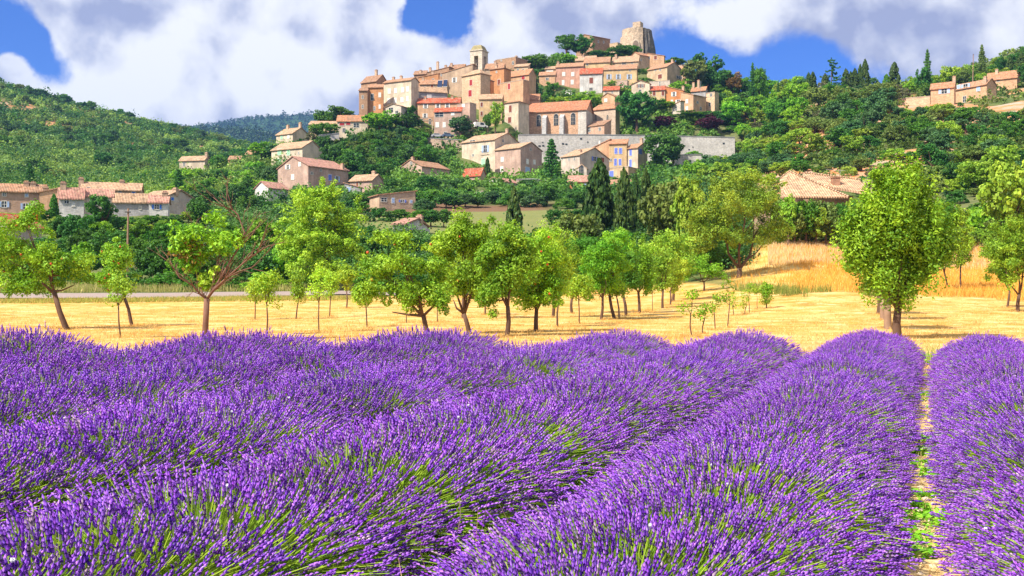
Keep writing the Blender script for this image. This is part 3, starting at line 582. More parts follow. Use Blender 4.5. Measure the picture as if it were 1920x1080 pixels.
Hh(n, 213, 281, 283, 377, 404, 366, 'P', 'grey', 'pale', 'grey stone house with a mottled roof in the middle of the hamlet', [(263, 390, 3, 5, 'd')], Z=175, dl=6, stone=.5)
Hh(n, 279, 315, 318, 379, 402, 369, 'P', 'white', 'pink', 'white house with bright blue shutters in the hamlet', [(294, 388, 7, 8, 'Lo')], [(.8, .5, .6)], Z=171, dl=6, stone=.05)
Hh(n, 268, 317, 360, 367, 396, 358, 'P', 'pale', 'pale', 'pale gabled house at the right end of the hamlet with a small blue window', [(323, 373, 5, 6, 'L')], [(.98, .3, .6)], Z=184, dl=46, stone=.15)
Hh(n, -40, 14, 78, 424, 446, 402, 'G', 'pale', 'red', 'red roofed house low at the left edge', [(2, 430, 8, 8, 'd')], Z=120, dl=48, stone=.05)
Hh(n, 336, 384, 396, 300, 320, 293, 'P', 'cream', 'pale', 'cream farmhouse with a tall chimney at the foot of the scrub hill', [(345, 308, 3, 6, 'd')], [(.99, .3, 1.6)], Z=345, dl=30, stone=.05)
Hh(n, 428, 450, 453, 300, 318, 294, 'S', 'peach', 'tile', 'small peach house with a brown shutter at the foot of the scrub hill', [(439, 303, 10, 6, 'N')], Z=345, dl=10)
Hh(n, 461, 480, 492, 289, 308, 281, 'P', 'peach', 'tile', 'small peach house half hidden by trees left of the green-shutter house', [], Z=350, dl=25)
# --- right hillside
Hh(n, 1745, 1789, 1792, 162, 200, 154, 'P', 'peach', 'orange', 'stone house with pale blue shutters, lower left part of the hillside farm', [(1770.5, 170.5, 9, 10, 'So')], [(.97, .5, 1.6)], Z=312, dl=10, stone=.5)
Hh(n, 1790, 1850, 1868, 157.5, 196, 149, 'P', 'peach', 'tile', 'stone house with three pale blue shutters on the right hillside', [(1797.5, 164, 5.5, 9, 'S'), (1810.5, 162.5, 7, 10, 'So'), (1834.5, 165.5, 6, 10, 'S'), (1808.5, 186, 5, 11, 'd')], [(.93, .1, 1.9)], Z=312, dl=34, stone=.5)
Hh(n, 1850, 1907, 1912, 144, 170, 132.5, 'P', 'peach', 'orange', 'upper orange roofed house on the right hillside', [(1872, 150, 4, 6, 'd')], [(.3, .4, 1.4)], Z=335, dl=10, stone=.4)
Hh('boundary_wall', 1683, 1744, 1746, 181, 204, 180, 'F', 'sand', 'tile', 'sand stone boundary wall left of the hillside farm', [], Z=316, dl=4, stone=.6, cat='wall', dep=1.0)
Hh(n, 1462, 1500, 1592, 370, 392, 322, 'H', 'beige', 'pale', 'house with a broad pale tile roof behind the golden grass', [], [], Z=112, dl=0, stone=.2) if 0 else None
bases = [(px, z, y) for px in (985, 1020, 1055, 1090, 1125, 1160, 1200, 1250, 1310, 1370) for z, y in ((352, 253.5), (361, 252), (346, 300))]
bases += [(880, 344, 259.5), (830, 345, 259.5), (800, 346, 260), (830, 338, 290), (800, 340, 288), (1197, 462, 97), (897, 398, 148)]
for a, k in HS:
    Z = k.get('Z') or zv(a[5]); bases.append(((a[1] + a[3]) / 2, Z, a[5] + .5))
ctrl += bases
# drop generic control points that sit right beside a building foot
gen = ctrl[:-len(bases)]; keep = []
for c in gen:
    if all(abs(c[0] - b[0]) / 60 + abs(math.log(c[1] / b[1])) / .03 > 1 for b in bases) or c[1] < 60: keep.append(c)
RP, RW = fit(keep + bases)
# ------------------------------------------------------------------ ground sheet (one mesh to the horizon)
def smooth(a, b, x):
    q = np.clip((x - a) / (b - a), 0, 1); return q * q * (3 - 2 * q)
def fbm(x, y, s=0, o=4):
    v = 0; a = .5
    for i in range(o):
        v = v + a * np.sin(x * 1.0 + 1.7 * np.sin(y * 1.31 + s + i) + s * 3.1 + i * 5.3) * np.sin(y * 1.13 + 1.3 * np.sin(x * .9 + i * 2.1 + s)); x = x * 2.07; y = y * 2.07; a *= .5
    return v
def ground():
    ang = np.concatenate([np.linspace(-math.pi, -.66, 40, endpoint=False), np.linspace(-.66, .66, 330), np.linspace(.66, math.pi, 41)[1:]])
    rad = np.concatenate([[0.05], np.exp(np.linspace(math.log(1.5), math.log(80), 110)), np.arange(81, 345, 1.3), np.arange(345.5, 364, .5), np.arange(365, 520, 1.3), np.exp(np.linspace(math.log(521), math.log(9000), 150))])
    A, Rr = np.meshgrid(ang, rad, indexing='ij'); X = Rr * np.sin(A); Y = Rr * np.cos(A)
    H = Hxy(X, Y)
    fz = np.maximum(Rr * np.cos(np.clip(A, -.72, .72)), 1); px = 960 + F * np.tan(np.clip(A, -.72, .72))
    H = H + fbm(X * .9, Y * .9, 2) * .03 + smooth(80, 400, fz) * fbm(X * .05, Y * .05, 4) * 1.2
    n, m = A.shape
    V = np.stack([X, Y, H], -1).reshape(-1, 3); i, j = np.meshgrid(np.arange(n - 1), np.arange(m - 1), indexing='ij')
    a = i * m + j; Q = np.stack([a, a + m, a + m + 1, a + 1], -1).reshape(-1, 4)
    # zone weights stored as a colour: R straw, G tall golden grass, B bare rock
    pyv = HOR - (H - CH) * F / fz
    # end of the mown straw
    zend = np.interp(px, [0, 640, 900, 1200, 1400, 1500, 1700, 1920], [66, 70, 84, 92, 70, 62, 66, 60])
    straw = 1 - smooth(0, 4, fz - zend)
    gold = smooth(1300, 1460, px + 50 * fbm(X * .5, Y * .4, 6)) * smooth(-3, 5, fz - zend + 5 * fbm(X * .25, Y * .25, 8)) * (1 - smooth(98, 108, fz)) * (1 - smooth(1935, 2100, px) * .3)
    rock = smooth(1380, 1460, px) * smooth(165, 190, fz) * (1 - smooth(330, 360, fz)) * smooth(-.12, .02, fbm(X * .10, Y * .05, 7))
    rock = np.maximum(rock, (1 - smooth(520, 620, px)) * smooth(250, 280, fz) * (1 - smooth(760, 800, fz)) * smooth(.16, .30, fbm(X * .06, Y * .04, 3)) * .8)
    meadow = smooth(640, 700, px) * (1 - smooth(1120, 1180, px)) * smooth(150, 160, fz) * (1 - smooth(215, 222, fz))
    soil = smooth(640, 700, px) * (1 - smooth(1000, 1060, px)) * smooth(214, 219, fz) * (1 - smooth(236, 242, fz))
    col = np.stack([straw, gold, rock], -1).reshape(-1, 3)
    me = quads_mesh('ground', V, Q, col, smooth=True)
    at = me.color_attributes.new('zone', 'FLOAT_COLOR', 'POINT'); c = np.ones((len(V), 4), np.float32)
    inner = (fz < 26) & (np.abs(A) < 1.2)
    c[:, 0] = meadow.ravel(); c[:, 1] = soil.ravel(); c[:, 2] = (1 - smooth(24, 27, fz)).ravel(); at.data.foreach_set('color', c.ravel())
    m_, t, o = new_mat('ground'); geo = t.add('ShaderNodeNewGeometry').outputs['Position']
    a1 = t.add('ShaderNodeAttribute'); a1.attribute_name = 'col'; a2 = t.add('ShaderNodeAttribute'); a2.attribute_name = 'zone'
    s1 = t.add('ShaderNodeSeparateColor'); t.l.new(a1.outputs['Color'], s1.inputs[0]); s2 = t.add('ShaderNodeSeparateColor'); t.l.new(a2.outputs['Color'], s2.inputs[0])
    big = t.noise(geo, .035, 5, .6); mid = t.noise(geo, .35, 5, .6); fine = t.noise(geo, 6, 4, .7)
    mp = t.add('ShaderNodeMapping'); mp.inputs['Scale'].default_value = (.30, .50, 1); t.l.new(geo, mp.inputs[0]); swath = t.noise(mp.outputs[0], 1.0, 6, .65, .6)
    scrub = t.mix(t.maprange(mid, .35, .65), (.045, .085, .02), (.13, .15, .05))
    scrub = t.mix(t.math('MULTIPLY', t.maprange(big, .5, .7), .35), scrub, (.26, .22, .12))
    straw = t.ramp(swath, [(.32, (.38, .18, .035)), (.44, (.58, .32, .07)), (.52, (.68, .43, .14)), (.66, (.78, .54, .24))])
    straw = t.mix(t.math('MULTIPLY', t.maprange(fine, .38, .62), t.maprange(t.noise(geo, .8, 4, .7), .35, .6, .25, .9)), straw, (.42, .23, .06))
    straw = t.mix(t.math('MULTIPLY', t.maprange(t.noise(geo, .12, 4, .6), .54, .68), .45), straw, (.26, .26, .06))
    straw = t.mix(t.math('MULTIPLY', t.maprange(t.noise(geo, .45, 6, .75), .50, .60), .75), straw, (.52, .25, .05))
    straw = t.mix(t.math('MULTIPLY', t.maprange(t.noise(t.vmath('ADD', geo, (50., 9., 3.)), .9, 5, .7), .54, .66), .6), straw, (.85, .68, .38))
    scrub = t.mix(t.maprange(t.vmath('LENGTH', geo), 1100, 1400), scrub, t.mix(t.noise(geo, .02, 6, .65), (.012, .045, .02), (.05, .10, .04)))
    gold = t.mix(t.maprange(mid, .35, .65), (.60, .34, .08), (.74, .52, .20))
    ro = t.mix(t.maprange(t.noise(geo, .16, 5, .6), .36, .52), (.38, .29, .22), (.50, .17, .04))
    ro = t.mix(t.maprange(t.noise(geo, .8, 5, .7), .4, .7, 0, .7), ro, (.50, .40, .31))
    dirt = t.mix(t.maprange(t.noise(geo, 9, 5, .7), .35, .65), (.44, .29, .12), (.74, .55, .30))
    c = t.mix(s1.outputs[2], scrub, ro)
    c = t.mix(s2.outputs[0], c, t.mix(mid, (.13, .16, .05), (.22, .21, .08))); c = t.mix(s2.outputs[1], c, (.17, .10, .06))
    c = t.mix(s1.outputs[1], c, gold); c = t.mix(s1.outputs[0], c, straw); c = t.mix(s2.outputs[2], c, dirt)
    bsdf(t, o, c, .95, .05, bump=fine, bstr=.5, bdist=.06)
    me.materials.append(m_)
    tag(link('ground', me), kind='structure')
ground()
# the air: one closed box of thin even haze
def haze():
    m_, t, o = new_mat('haze'); v = t.add('ShaderNodeVolumePrincipled'); v.inputs['Color'].default_value = (.24, .47, 1.0, 1)
    v.inputs['Density'].default_value = 0.00011; v.inputs['Anisotropy'].default_value = .2; t.l.new(v.outputs[0], o.inputs['Volume'])
    b = MB(); b.box(-9300, 9300, -9300, 9300, -60, 620); tag(b.build('haze', m_), kind='stuff')
haze()
# road behind the orchard
def road():
    pts = []
    for px in np.linspace(-420, 800, 90):
        z0 = np.interp(px, [-420, 0, 300, 500, 650, 800], [66, 69, 69.5, 71, 74, 79]); z1 = z0 + 9.0
        pts.append((px, z0, z1))
    V = []; 
    for px, z0, z1 in pts:
        for f in np.linspace(0, 1, 5):
            z = z0 + (z1 - z0) * f; x = (px - 960) / F * z; V.append((x, z, float(Hxy(x, z)) + .09 - (.0 if 0 < f < 1 else .04)))
    Q = [(i * 5 + j, i * 5 + j + 1, (i + 1) * 5 + j + 1, (i + 1) * 5 + j)[::-1] for i in range(len(pts) - 1) for j in range(4)]
    m_, t, o = new_mat('road_asphalt'); g = t.add('ShaderNodeNewGeometry').outputs['Position']
    c = t.mix(t.noise(g, 3, 5), (.25, .19, .17), (.36, .28, .25)); bsdf(t, o, c, .9)
    tag(link('road', quads_mesh('road', np.array(V), np.array(Q), None, m_)), kind='structure')
road()
# ------------------------------------------------------------------ put up the houses and the monuments
HO = {}
for a, k in HS:
    HO[a[10]] = house(*a, **k)

# ---- church
def church():
    Z = 360.0; xl, xc, xr = 988, 1099, 1112; ph = -math.atan2((xc - 960) / F, 1) - R(13)
    Xc = (xc - 960) / F * Z; k = Z / F; z0 = CH + (HOR - 252) * k
    c, s = math.cos(ph), math.sin(ph); r0 = (xl - 960) / F
    W = (Xc - r0 * Z) / (c - r0 * s); Dp = 11.0; He = (252 - 205) * k
    o = empty('church', (Xc, Z, z0), ph, 'long stone church with buttresses, arched windows and an orange tile roof', 'church')
    m = MB(); te = (HOR - 205) / F; rise = 16 * k + Dp / 2 * te; sl = rise / (Dp / 2); ov = .5; th = .3
    m.prism([(0, -4), (Dp, -4), (Dp, He), (Dp / 2, He + rise), (0, He)], -W, 0); m.build('nave_wall', wall_mat((.56, .34, .22), .65), o)
    q = MB(); q.box(-3.0, .06, -.06, Dp + .06, -4, He - .02); q.build('corner_masonry', wall_mat((.55, .50, .45), .5), o)
    r = MB(); r.prism([(-ov, He - ov * sl + .04), (Dp / 2, He + rise + .04), (Dp + ov, He - ov * sl + .04), (Dp + ov, He - ov * sl + th), (Dp / 2, He + rise + th), (-ov, He - ov * sl + th)], -W - ov, ov)
    r.build('roof', roof_mat((.50, .19, .10), 'x'), o)
    def U(px): rr = (px - 960) / F; return -(Xc - rr * Z) / (c - rr * s)
    for px in (988.5, 1022.5, 1055):
        b = MB(); u = U(px); hb = (252 - 212) * k; dd = 2.3
        b.add([(u - .8, -.01, -4), (u + .8, -.01, -4), (u + .8, -dd, -4), (u - .8, -dd, -4), (u - .8, -.01, hb), (u + .8, -.01, hb), (u + .8, -dd * .75, hb - 1.2), (u - .8, -dd * .75, hb - 1.2)],
              [(0, 1, 2, 3), (4, 7, 6, 5), (0, 4, 5, 1), (1, 5, 6, 2), (2, 6, 7, 3), (3, 7, 4, 0)])
        b.build('buttress', wall_mat((.46, .44, .44), .6), o)
    for px in (1010.5, 1042.7, 1074.7): window(o, 'f', U(px), (252 - 222) * k, 1.55, 4.1, 'A')
church()
def ch(*a, **k):
    return house(*a, **k)
ch('church_choir', 1110, 1154, 1162, 204, 252, 193, 'H', (.56, .43, .33), 'orange', 'lower choir of the church with an orange roof and two narrow arched windows', [(1117, 221, 3, 10, 'A'), (1139, 221, 3, 10, 'A')], (), Z=366, dl=24, stone=.45, cat='church choir')
ch('sacristy', 1099, 1133, 1146, 234, 252, 226, 'S', (.58, .36, .26), 'brown', 'small lean-to sacristy with two square windows at the foot of the choir', [(1105, 243, 4, 8, 'd'), (1124.5, 242, 4, 6, 'd')], (), Z=356, dl=35, stone=.4, cat='sacristy', over=.3)

# ---- bell tower
def bell_tower():
    Z = 398.0; x0, xc, x1 = 881.5, 904, 914; ph = -math.atan2((xc - 960) / F, 1) - R(26)
    Xc = (xc - 960) / F * Z; k = Z / F; zb = CH + (HOR - 150) * k; c, s = math.cos(ph), math.sin(ph)
    r0 = (x0 - 960) / F; W = (Xc - r0 * Z) / (c - r0 * s); H = 56 * k
    o = empty('bell_tower', (Xc, Z, zb), ph, 'square stone bell tower with a domed cap rising above the roofs', 'bell tower')
    wm = wall_mat((.58, .50, .40), .6)
    a = MB(); hb = H - 8.6; a.box(-W, 0, 0, W, -8, hb)
    # belfry stage: corner piers with an opening on every side
    p = W * .33; zt = H - 2.0
    for x in (-W, -p):
        for y in (0, W - p): a.box(x, x + p, y, y + p, hb, zt)
    a.box(-W, 0, 0, W, zt + .0, H)
    a.build('shaft', wm, o)
    for ax, pos in (('f', 0), ('s', 0)):
        pass
    cm = MB(); cm.box(-W - .25, .25, -.25, W + .25, H + .004, H + .45); cm.box(-W - .12, .12, -.12, W + .12, hb - .15, hb + .15); cm.build('cornice', wall_mat((.55, .48, .38), .3), o)
    d = MB(); prof = [(W / 2 - .15, .46), (W / 2 - .45, 1.2), (W / 2 - .8, 2.0), (W / 2 - 1.15, 2.5), (.25, 2.85)]
    cx, cy = -W / 2, W / 2; vs = []; fs = []
    for r_, z in prof:
        for sx, sy in ((-1, -1), (1, -1), (1, 1), (-1, 1)): vs.append((cx + sx * r_, cy + sy * r_, H + z))
    for i in range(len(prof) - 1):
        for j in range(4): fs.append((i * 4 + j, i * 4 + (j + 1) % 4, i * 4 + 4 + (j + 1) % 4, i * 4 + 4 + j))
    fs.append((16, 17, 18, 19)); d.add(vs, fs); d.build('cap', wall_mat((.33, .28, .15), .5), o)
    b = MB(); b.lathe([(.1, 1.9), (.35, 1.8), (.45, 1.1), (.75, .3), (.8, .2)], 12, (cx, cy)); bo = b.build('bell', plain('bronze', (.12, .10, .06), .4, .8), o); bo.location.z = hb + 1.6
    y = MB(); y.box(cx - W / 2 + p + .01, cx + W / 2 - p - .01, cy - .12, cy + .12, hb + 3.55, hb + 3.8); y.build('bell_yoke', M['bark'], o)
bell_tower()

# ---- castle tower
def castle():
    Z = 462.0; k = Z / F; px = 1197; X = (px - 960) / F * Z; zb = CH + (HOR - 100) * k
    o = empty('castle_tower', (X, Z + 8, zb), 0, 'ruined round castle keep with a broken right side painted dark as shade crowning the hill', 'castle tower')
    wm = wall_mat((.47, .36, .26), .9); wd = wall_mat((.13, .115, .10), .95)  # lit and shaded wall colours; shade of the right side is painted in
    Hh_ = 51 * k
    def ringwall(prof, a0, a1, n, mat, name, jit=.02, cap=True):
        vs = []; fs = []
        for (r, z) in prof:
            for j in range(n + 1):
                a = a0 + (a1 - a0) * j / n; q = 1 + jit * math.sin(j * 2.3 + z * 1.7) + jit * (random.random() - .5)
                vs.append((r * q * math.cos(a), r * q * math.sin(a), z + (jit * 6 * math.sin(j * 1.9) if z > Hh_ * .9 else 0)))
        N = n + 1
        for i in range(len(prof) - 1):
            for j in range(n): fs.append((i * N + j, i * N + j + 1, (i + 1) * N + j + 1, (i + 1) * N + j))
        b = len(vs); vs.append((0, 0, prof[-1][1])); T = (len(prof) - 1) * N
        for j in range(n): fs.append((T + j, T + j + 1, b))
        mm = MB(); mm.add(vs, fs); return mm.build(name, mat, o)
    r1, r0 = 27 * k, 36 * k
    # left flank in the lit wall colour, right side in the shaded one (angles: -x is 180 deg, camera side is 270 deg)
    ringwall([(r0 * .93, -6), (r0 * .90, Hh_ * .25), (r0 * .83, Hh_ * .72)], R(120), R(287), 26, wm, 'lower_wall', .012)
    ringwall([(r0 * .80, Hh_ * .6), (r1 * 1.0, Hh_ * .80), (r1 * .99, Hh_)], R(90), R(291), 26, wm, 'upper_wall', .012)
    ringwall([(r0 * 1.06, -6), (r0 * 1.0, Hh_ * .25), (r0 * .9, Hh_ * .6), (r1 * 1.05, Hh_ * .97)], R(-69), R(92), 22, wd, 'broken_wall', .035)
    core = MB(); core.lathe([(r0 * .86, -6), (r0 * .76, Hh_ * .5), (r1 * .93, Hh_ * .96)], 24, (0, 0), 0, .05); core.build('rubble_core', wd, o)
    t2 = MB(); t2.box(-1.9, 1.9, -1.9, 1.9, 0, 3.4); to = t2.build('turret', wm, o); to.location = (.6, -1.5, Hh_ - .1); to.rotation_euler = (0, 0, R(-28))
    # blind gothic arches near the foot
    for (apx, apy, w_, h_) in ((1192, 84, 2.6, 3.6), (1171, 87, 1.8, 2.4)):
        ang = math.acos(max(-1, min(1, ((apx - px) * k) / (r0 * .9)))); a = -ang; rr = r0 * .935
        n_ = 9; m = MB(); zc = (100 - apy) * k
        for g, mi, dd in ((1.35, 0, .0), (1.0, 1, .12)):
            pts = [(w_ / 2 * g, -h_ / 2)] + [(w_ / 2 * g * math.cos(math.pi * i / 8), w_ * .75 * g * math.sin(math.pi * i / 8)) for i in range(9)] + [(-w_ / 2 * g, -h_ / 2)]
            vs = [((rr + e) * math.cos(a) - u * math.sin(a), (rr + e) * math.sin(a) + u * math.cos(a), zc + v) for e in (-.6, .15 + dd) for u, v in pts]; kk = len(pts)
            m.add(vs, [tuple(range(kk - 1, -1, -1)), tuple(range(kk, 2 * kk))] + [(i, (i + 1) % kk, kk + (i + 1) % kk, kk + i) for i in range(kk)], mi)
        m.build('blind_arch', [wall_mat((.62, .50, .38), .3), wall_mat((.24, .18, .14), .6)], o)
castle()

# ---- retaining walls
def wall_line(name, pts, h, t_, mat, label, cat='wall', jit=0.0, holes=0):
    """pts: (px, top y, Z)"""
    P = [P3(a, b, z) for a, b, z in pts]
    m = MB(); o = None; vs = []; n = len(P)
    for i, p in enumerate(P):
        d = (P[min(i + 1, n - 1)] - P[max(i - 1, 0)]); d.z = 0; d.normalize(); nr = Vector((-d.y, d.x, 0)) * t_
        for q in (p, p + nr): vs += [(q.x, q.y, q.z - h), (q.x, q.y, q.z)]
    fs = [(0, 1, 3, 2)]
    for i in range(n - 1):
        a = i * 4; b = a + 4
        fs += [(a, b, b + 1, a + 1), (a + 1, b + 1, b + 3, a + 3), (a + 3, b + 3, b + 2, a + 2)]
    fs.append(((n - 1) * 4 + 2, (n - 1) * 4 + 3, (n - 1) * 4 + 1, (n - 1) * 4)); m.add(vs, fs)
    root = empty(name, P[0], 0, label, cat)
    for k_ in range(len(m.v)): m.v[k_] = tuple(Vector(m.v[k_]) - P[0])
    m.build('masonry', mat, root)
    c = MB()
    for i in range(n - 1):
        a, b = P[i] - P[0], P[i + 1] - P[0]; d = (b - a).normalized(); nr = Vector((-d.y, d.x, 0)).normalized()
        q = [a - nr * .15, b - nr * .15, b + nr * (t_ + .1), a + nr * (t_ + .1)]
        c.add([tuple(p + Vector((0, 0, .005))) for p in q] + [tuple(p + Vector((0, 0, .22))) for p in q], [(0, 3, 2, 1), (4, 5, 6, 7), (0, 1, 5, 4), (1, 2, 6, 5), (2, 3, 7, 6), (3, 0, 4, 7)])
    c.build('coping', wall_mat((.36, .35, .36), .2), root)
    for j in range(holes):
        f = random.random() * (n - 1); i = int(f); p = P[i].lerp(P[i + 1], f - i) - P[0]; s_ = random.uniform(.18, .4); dz = random.uniform(1, 5)
        hb = MB(); hb.box(p.x - s_, p.x + s_, p.y - .12, p.y + .3, p.z - dz - s_ * 1.3, p.z - dz); hb.build('drain_hole', M['glass'], root)
    return root
wall_line('terrace_wall', [(972, 253, 348), (1040, 252.5, 348.5), (1120, 253, 349), (1200, 254, 350), (1290, 256, 350), (1378, 258, 349)], 12.5, 2.6, wall_mat((.54, .50, .47), .45),
          'long grey terrace wall under the church with drain holes', holes=16)
wall_line('terrace_wall', [(789, 259, 345), (815, 260, 342), (868, 263, 340)], 5.5, .8, wall_mat((.45, .33, .25), .9), 'rough brown stone terrace wall left of the balcony house')
wall_line('garden_wall', [(968, 337, 292), (1000, 336, 291), (1026, 339, 290)], 4, .6, wall_mat((.46, .36, .28), .8), 'stone garden wall between the white shed and the conifer')
wall_line('garden_wall', [(598, 254, 330), (615, 252, 331), (636, 250, 332)], 2.2, .4, wall_mat((.55, .50, .46), .3), 'short pale garden wall below the long low sand house')
wall_line('garden_wall', [(1262, 292, 320), (1290, 290, 321), (1315, 290, 322)], 3.2, .4, wall_mat((.72, .66, .60), .1), 'bright pale wall at the right foot of the long grey terrace wall')

# ---- tile-roofed house on the right, close to the orchard
def near_roof():
    Z = 105.0; k = Z / F
    def L(px, py, z): return P3(px, py, z) - O
    O = P3(1540, 372, Z)
    o = empty('farmhouse', O, 0, 'farmhouse roofed with pale terracotta tiles behind the golden grass', 'farmhouse')
    rm = roof_mat((.62, .38, .23), 'x'); A = L(1466, 369, Z + .5); B = L(1590, 369, Z - 1); T = L(1480, 322, Z + 6)
    C = L(1462, 336, Z + 8); E = L(1625, 372, Z + 3)
    e = Vector((0, 0, -.25))
    def slab(name, pts, mat):
        m = MB(); n = len(pts); m.add([tuple(p + e) for p in pts] + [tuple(p) for p in pts], [tuple(range(n - 1, -1, -1)), tuple(range(n, 2 * n))] + [(i, (i + 1) % n, n + (i + 1) % n, n + i) for i in range(n)])
        return m.build(name, mat, o)
    slab('roof', [A, B, T], rm); slab('roof', [A + Vector((-.02, 0, 0)), T + Vector((-.02, .02, .01)), C], rm)
    # second wing with its ridge
    r0, r1 = L(1506, 324, Z + 10), L(1612, 337, Z + 8); b0, b1 = L(1500, 341, Z + 7.0), L(1632, 362, Z + 4); q0, q1 = L(1506, 345, Z + 15), L(1612, 352, Z + 14)
    ro = slab('roof', [b0, b1, r1, r0], rm); slab('roof', [r0 + Vector((0, .02, 0)), r1 + Vector((0, .02, 0)), q1, q0], rm)
    # verge tiles along the sloping edge
    m = MB()
    for a, b in ((T, B), (C, T), (r0, r1)):
        n = int((b - a).length / .33)
        for i in range(n):
            p = a.lerp(b, (i + .5) / n); q = a.lerp(b, (i + 1.25) / n); m.tube([p + Vector((0, -.05, .04)), q + Vector((0, -.05, .1))], [.11, .09], 6)
    m.build('ridge_tiles', roof_mat((.60, .40, .26), 'x'), o)
    m = MB(); n = 60
    for i in range(n):
        p = A.lerp(B, (i + .5) / n); m.tube([p + Vector((0, -.12, -.06)), p + Vector((0, .5, .02))], [.1, .1], 6)
    m.build('eave_tiles', rm, o)
    wm = wall_mat((.40, .27, .18), .5)
    w_ = MB(); w_.box(A.x + .3, B.x - .3, 1.2, 14, -6, -.35); w_.build('wall', wm, o)
    w2 = MB(); w2.box(b0.x, b1.x - .5, 8, 16, -6, 1.0); w2.build('wall', wm, o)
    p = L(1566.5, 348, Z + 6.5); c = MB(); c.box(p.x - .42, p.x + .42, p.y - .35, p.y + .35, p.z - .8, p.z + .85, 0); c.box(p.x - .5, p.x + .5, p.y - .43, p.y + .43, p.z + .852, p.z + .98, 0); c.build('chimney', [wall_mat((.40, .22, .14), .6)], ro)
    p = L(1628, 346, Z + 7); c = MB(); c.box(p.x - .5, p.x + .5, p.y - .4, p.y + .4, p.z - 1.2, p.z + .6, 0); c.build('chimney', [wall_mat((.5, .38, .28), .4)], ro)
    c = MB(); a = L(1575, 322, Z + 8); c.tube([a + Vector((0, 0, -1.2)), a + Vector((0, 0, .3))], [.03, .03], 5); c.tube([a + Vector((-1.6, 0, .25)), a + Vector((.6, 0, .1))], [.02, .02], 4); c.build('antenna', M['metal'], ro)
near_roof()

# ---- solar panels, balconies, small objects in the village
def attach(o, house_label):
    from mathutils import Matrix
    h = HO[house_label]; o.parent = h
    o.matrix_parent_inverse = (Matrix.Translation(h.location) @ h.rotation_euler.to_matrix().to_4x4()).inverted()
def on_roof_panel(px, py, Z, w, h, label):
    o = empty('solar_panel', P3(px, py, Z), R(-8)); attach(o, 'beige house carrying dark solar panels')
    m = MB(); m.box(-w / 2, w / 2, -.06, .06, -h / 2, h / 2); a = m.build('panel', plain('solar_cell', (.02, .035, .09), .2), o); a.rotation_euler.x = R(-22)
    m = MB(); m.box(-w / 2 - .07, w / 2 + .07, -.03, .09, -h / 2 - .07, -h / 2 - .003); m.box(-w / 2 - .07, w / 2 + .07, -.03, .09, h / 2 + .003, h / 2 + .07); b = m.build('frame', M['metal'], o); b.rotation_euler.x = R(-22)
on_roof_panel(825, 157, 370, 1.7, 2.9, 'left dark solar panel on the beige house'); on_roof_panel(835, 156, 370, 1.5, 2.9, 'right dark solar panel on the beige house')
def dish():
    p = P3(1067, 175.5, 396); o = empty('satellite_dish', p + Vector((0, 0, -1.6)), 0, 'white satellite dish in the bushes below the pink house', 'satellite dish')
    m = MB(); m.lathe([(.05, 0), (.6, .08), (1.1, .28), (1.5, .55), (1.45, .60), (1.05, .36), (.6, .16), (.03, .08)], 18); d = m.build('reflector', M['white'], o, True); d.location = (0, 0, 1.6); d.rotation_euler = (R(60), R(20), R(-25))
    m = MB(); m.tube([(0, 0, -2), (0, 0, 1.5)], [.08, .08]); m.build('mast', M['metal'], o)
dish()
def car(px, py, Z, rz, mat, label, van=False):
    p = P3(px, py, Z); o = empty('parked_van' if van else 'parked_car', p, rz, label, 'van' if van else 'car')
    L_, H_, Wd = (4.9, 1.9, 1.8) if van else (4.2, 1.4, 1.7); m = MB()
    pr = [(-L_ / 2, .3), (L_ / 2, .3), (L_ / 2, .85), (L_ * .33, .98), (L_ * .2, H_), (-L_ * .47, H_), (-L_ / 2, .9)] if van else [(-L_ / 2, .3), (L_ / 2, .3), (L_ / 2, .75), (L_ * .27, .9), (L_ * .1, H_), (-L_ * .27, H_), (-L_ * .42, .95), (-L_ / 2, .85)]
    m.prism([(a, b) for a, b in pr], -Wd / 2, Wd / 2, 'y'); m.build('body', mat, o)
    g = MB(); x0, x1 = (-L_ * .1, L_ * .17) if van else (-L_ * .28, L_ * .13)
    g.add([(x0, -Wd / 2 - .01, .98), (x1 + .25, -Wd / 2 - .01, .98), (x1 - .1, -Wd / 2 - .01, H_ - .12), (x0 + .12, -Wd / 2 - .01, H_ - .12)], [(0, 1, 2, 3)])
    gl = [(L_ * .33 + .01, .99), (L_ * .2 + .02, H_ - .08)] if van else [(L_ * .27 + .01, .91), (L_ * .1 + .02, H_ - .06)]
    g.add([(gl[0][0], -Wd / 2 + .15, gl[0][1] + .02), (gl[0][0], Wd / 2 - .15, gl[0][1] + .02), (gl[1][0], Wd / 2 - .2, gl[1][1]), (gl[1][0], -Wd / 2 + .2, gl[1][1])], [(0, 1, 2, 3)])
    g.build('window', M['glass'], o)
    for sx in (-.3, .31):
        for sy in (-1, 1):
            w_ = MB(); y = sy * Wd / 2; w_.tube([(L_ * sx, y - .1, .32), (L_ * sx, y + .1 * (1 if sy > 0 else 1), .32)], [.32, .32], 14); w_.build('wheel', plain('tyre', (.02, .02, .02)), o)
car(901, 240, 350, R(25), M['white'], 'white van parked by the door left of the presbytery', True)
car(840, 257.5, 344, R(10), plain('car_blue_grey', (.10, .14, .22), .25), 'dark blue grey car parked on the terrace left of the round tree')
car(820, 258, 343.5, R(8), plain('car_silver', (.45, .45, .47), .25), 'silver car parked beside the dark blue grey car')
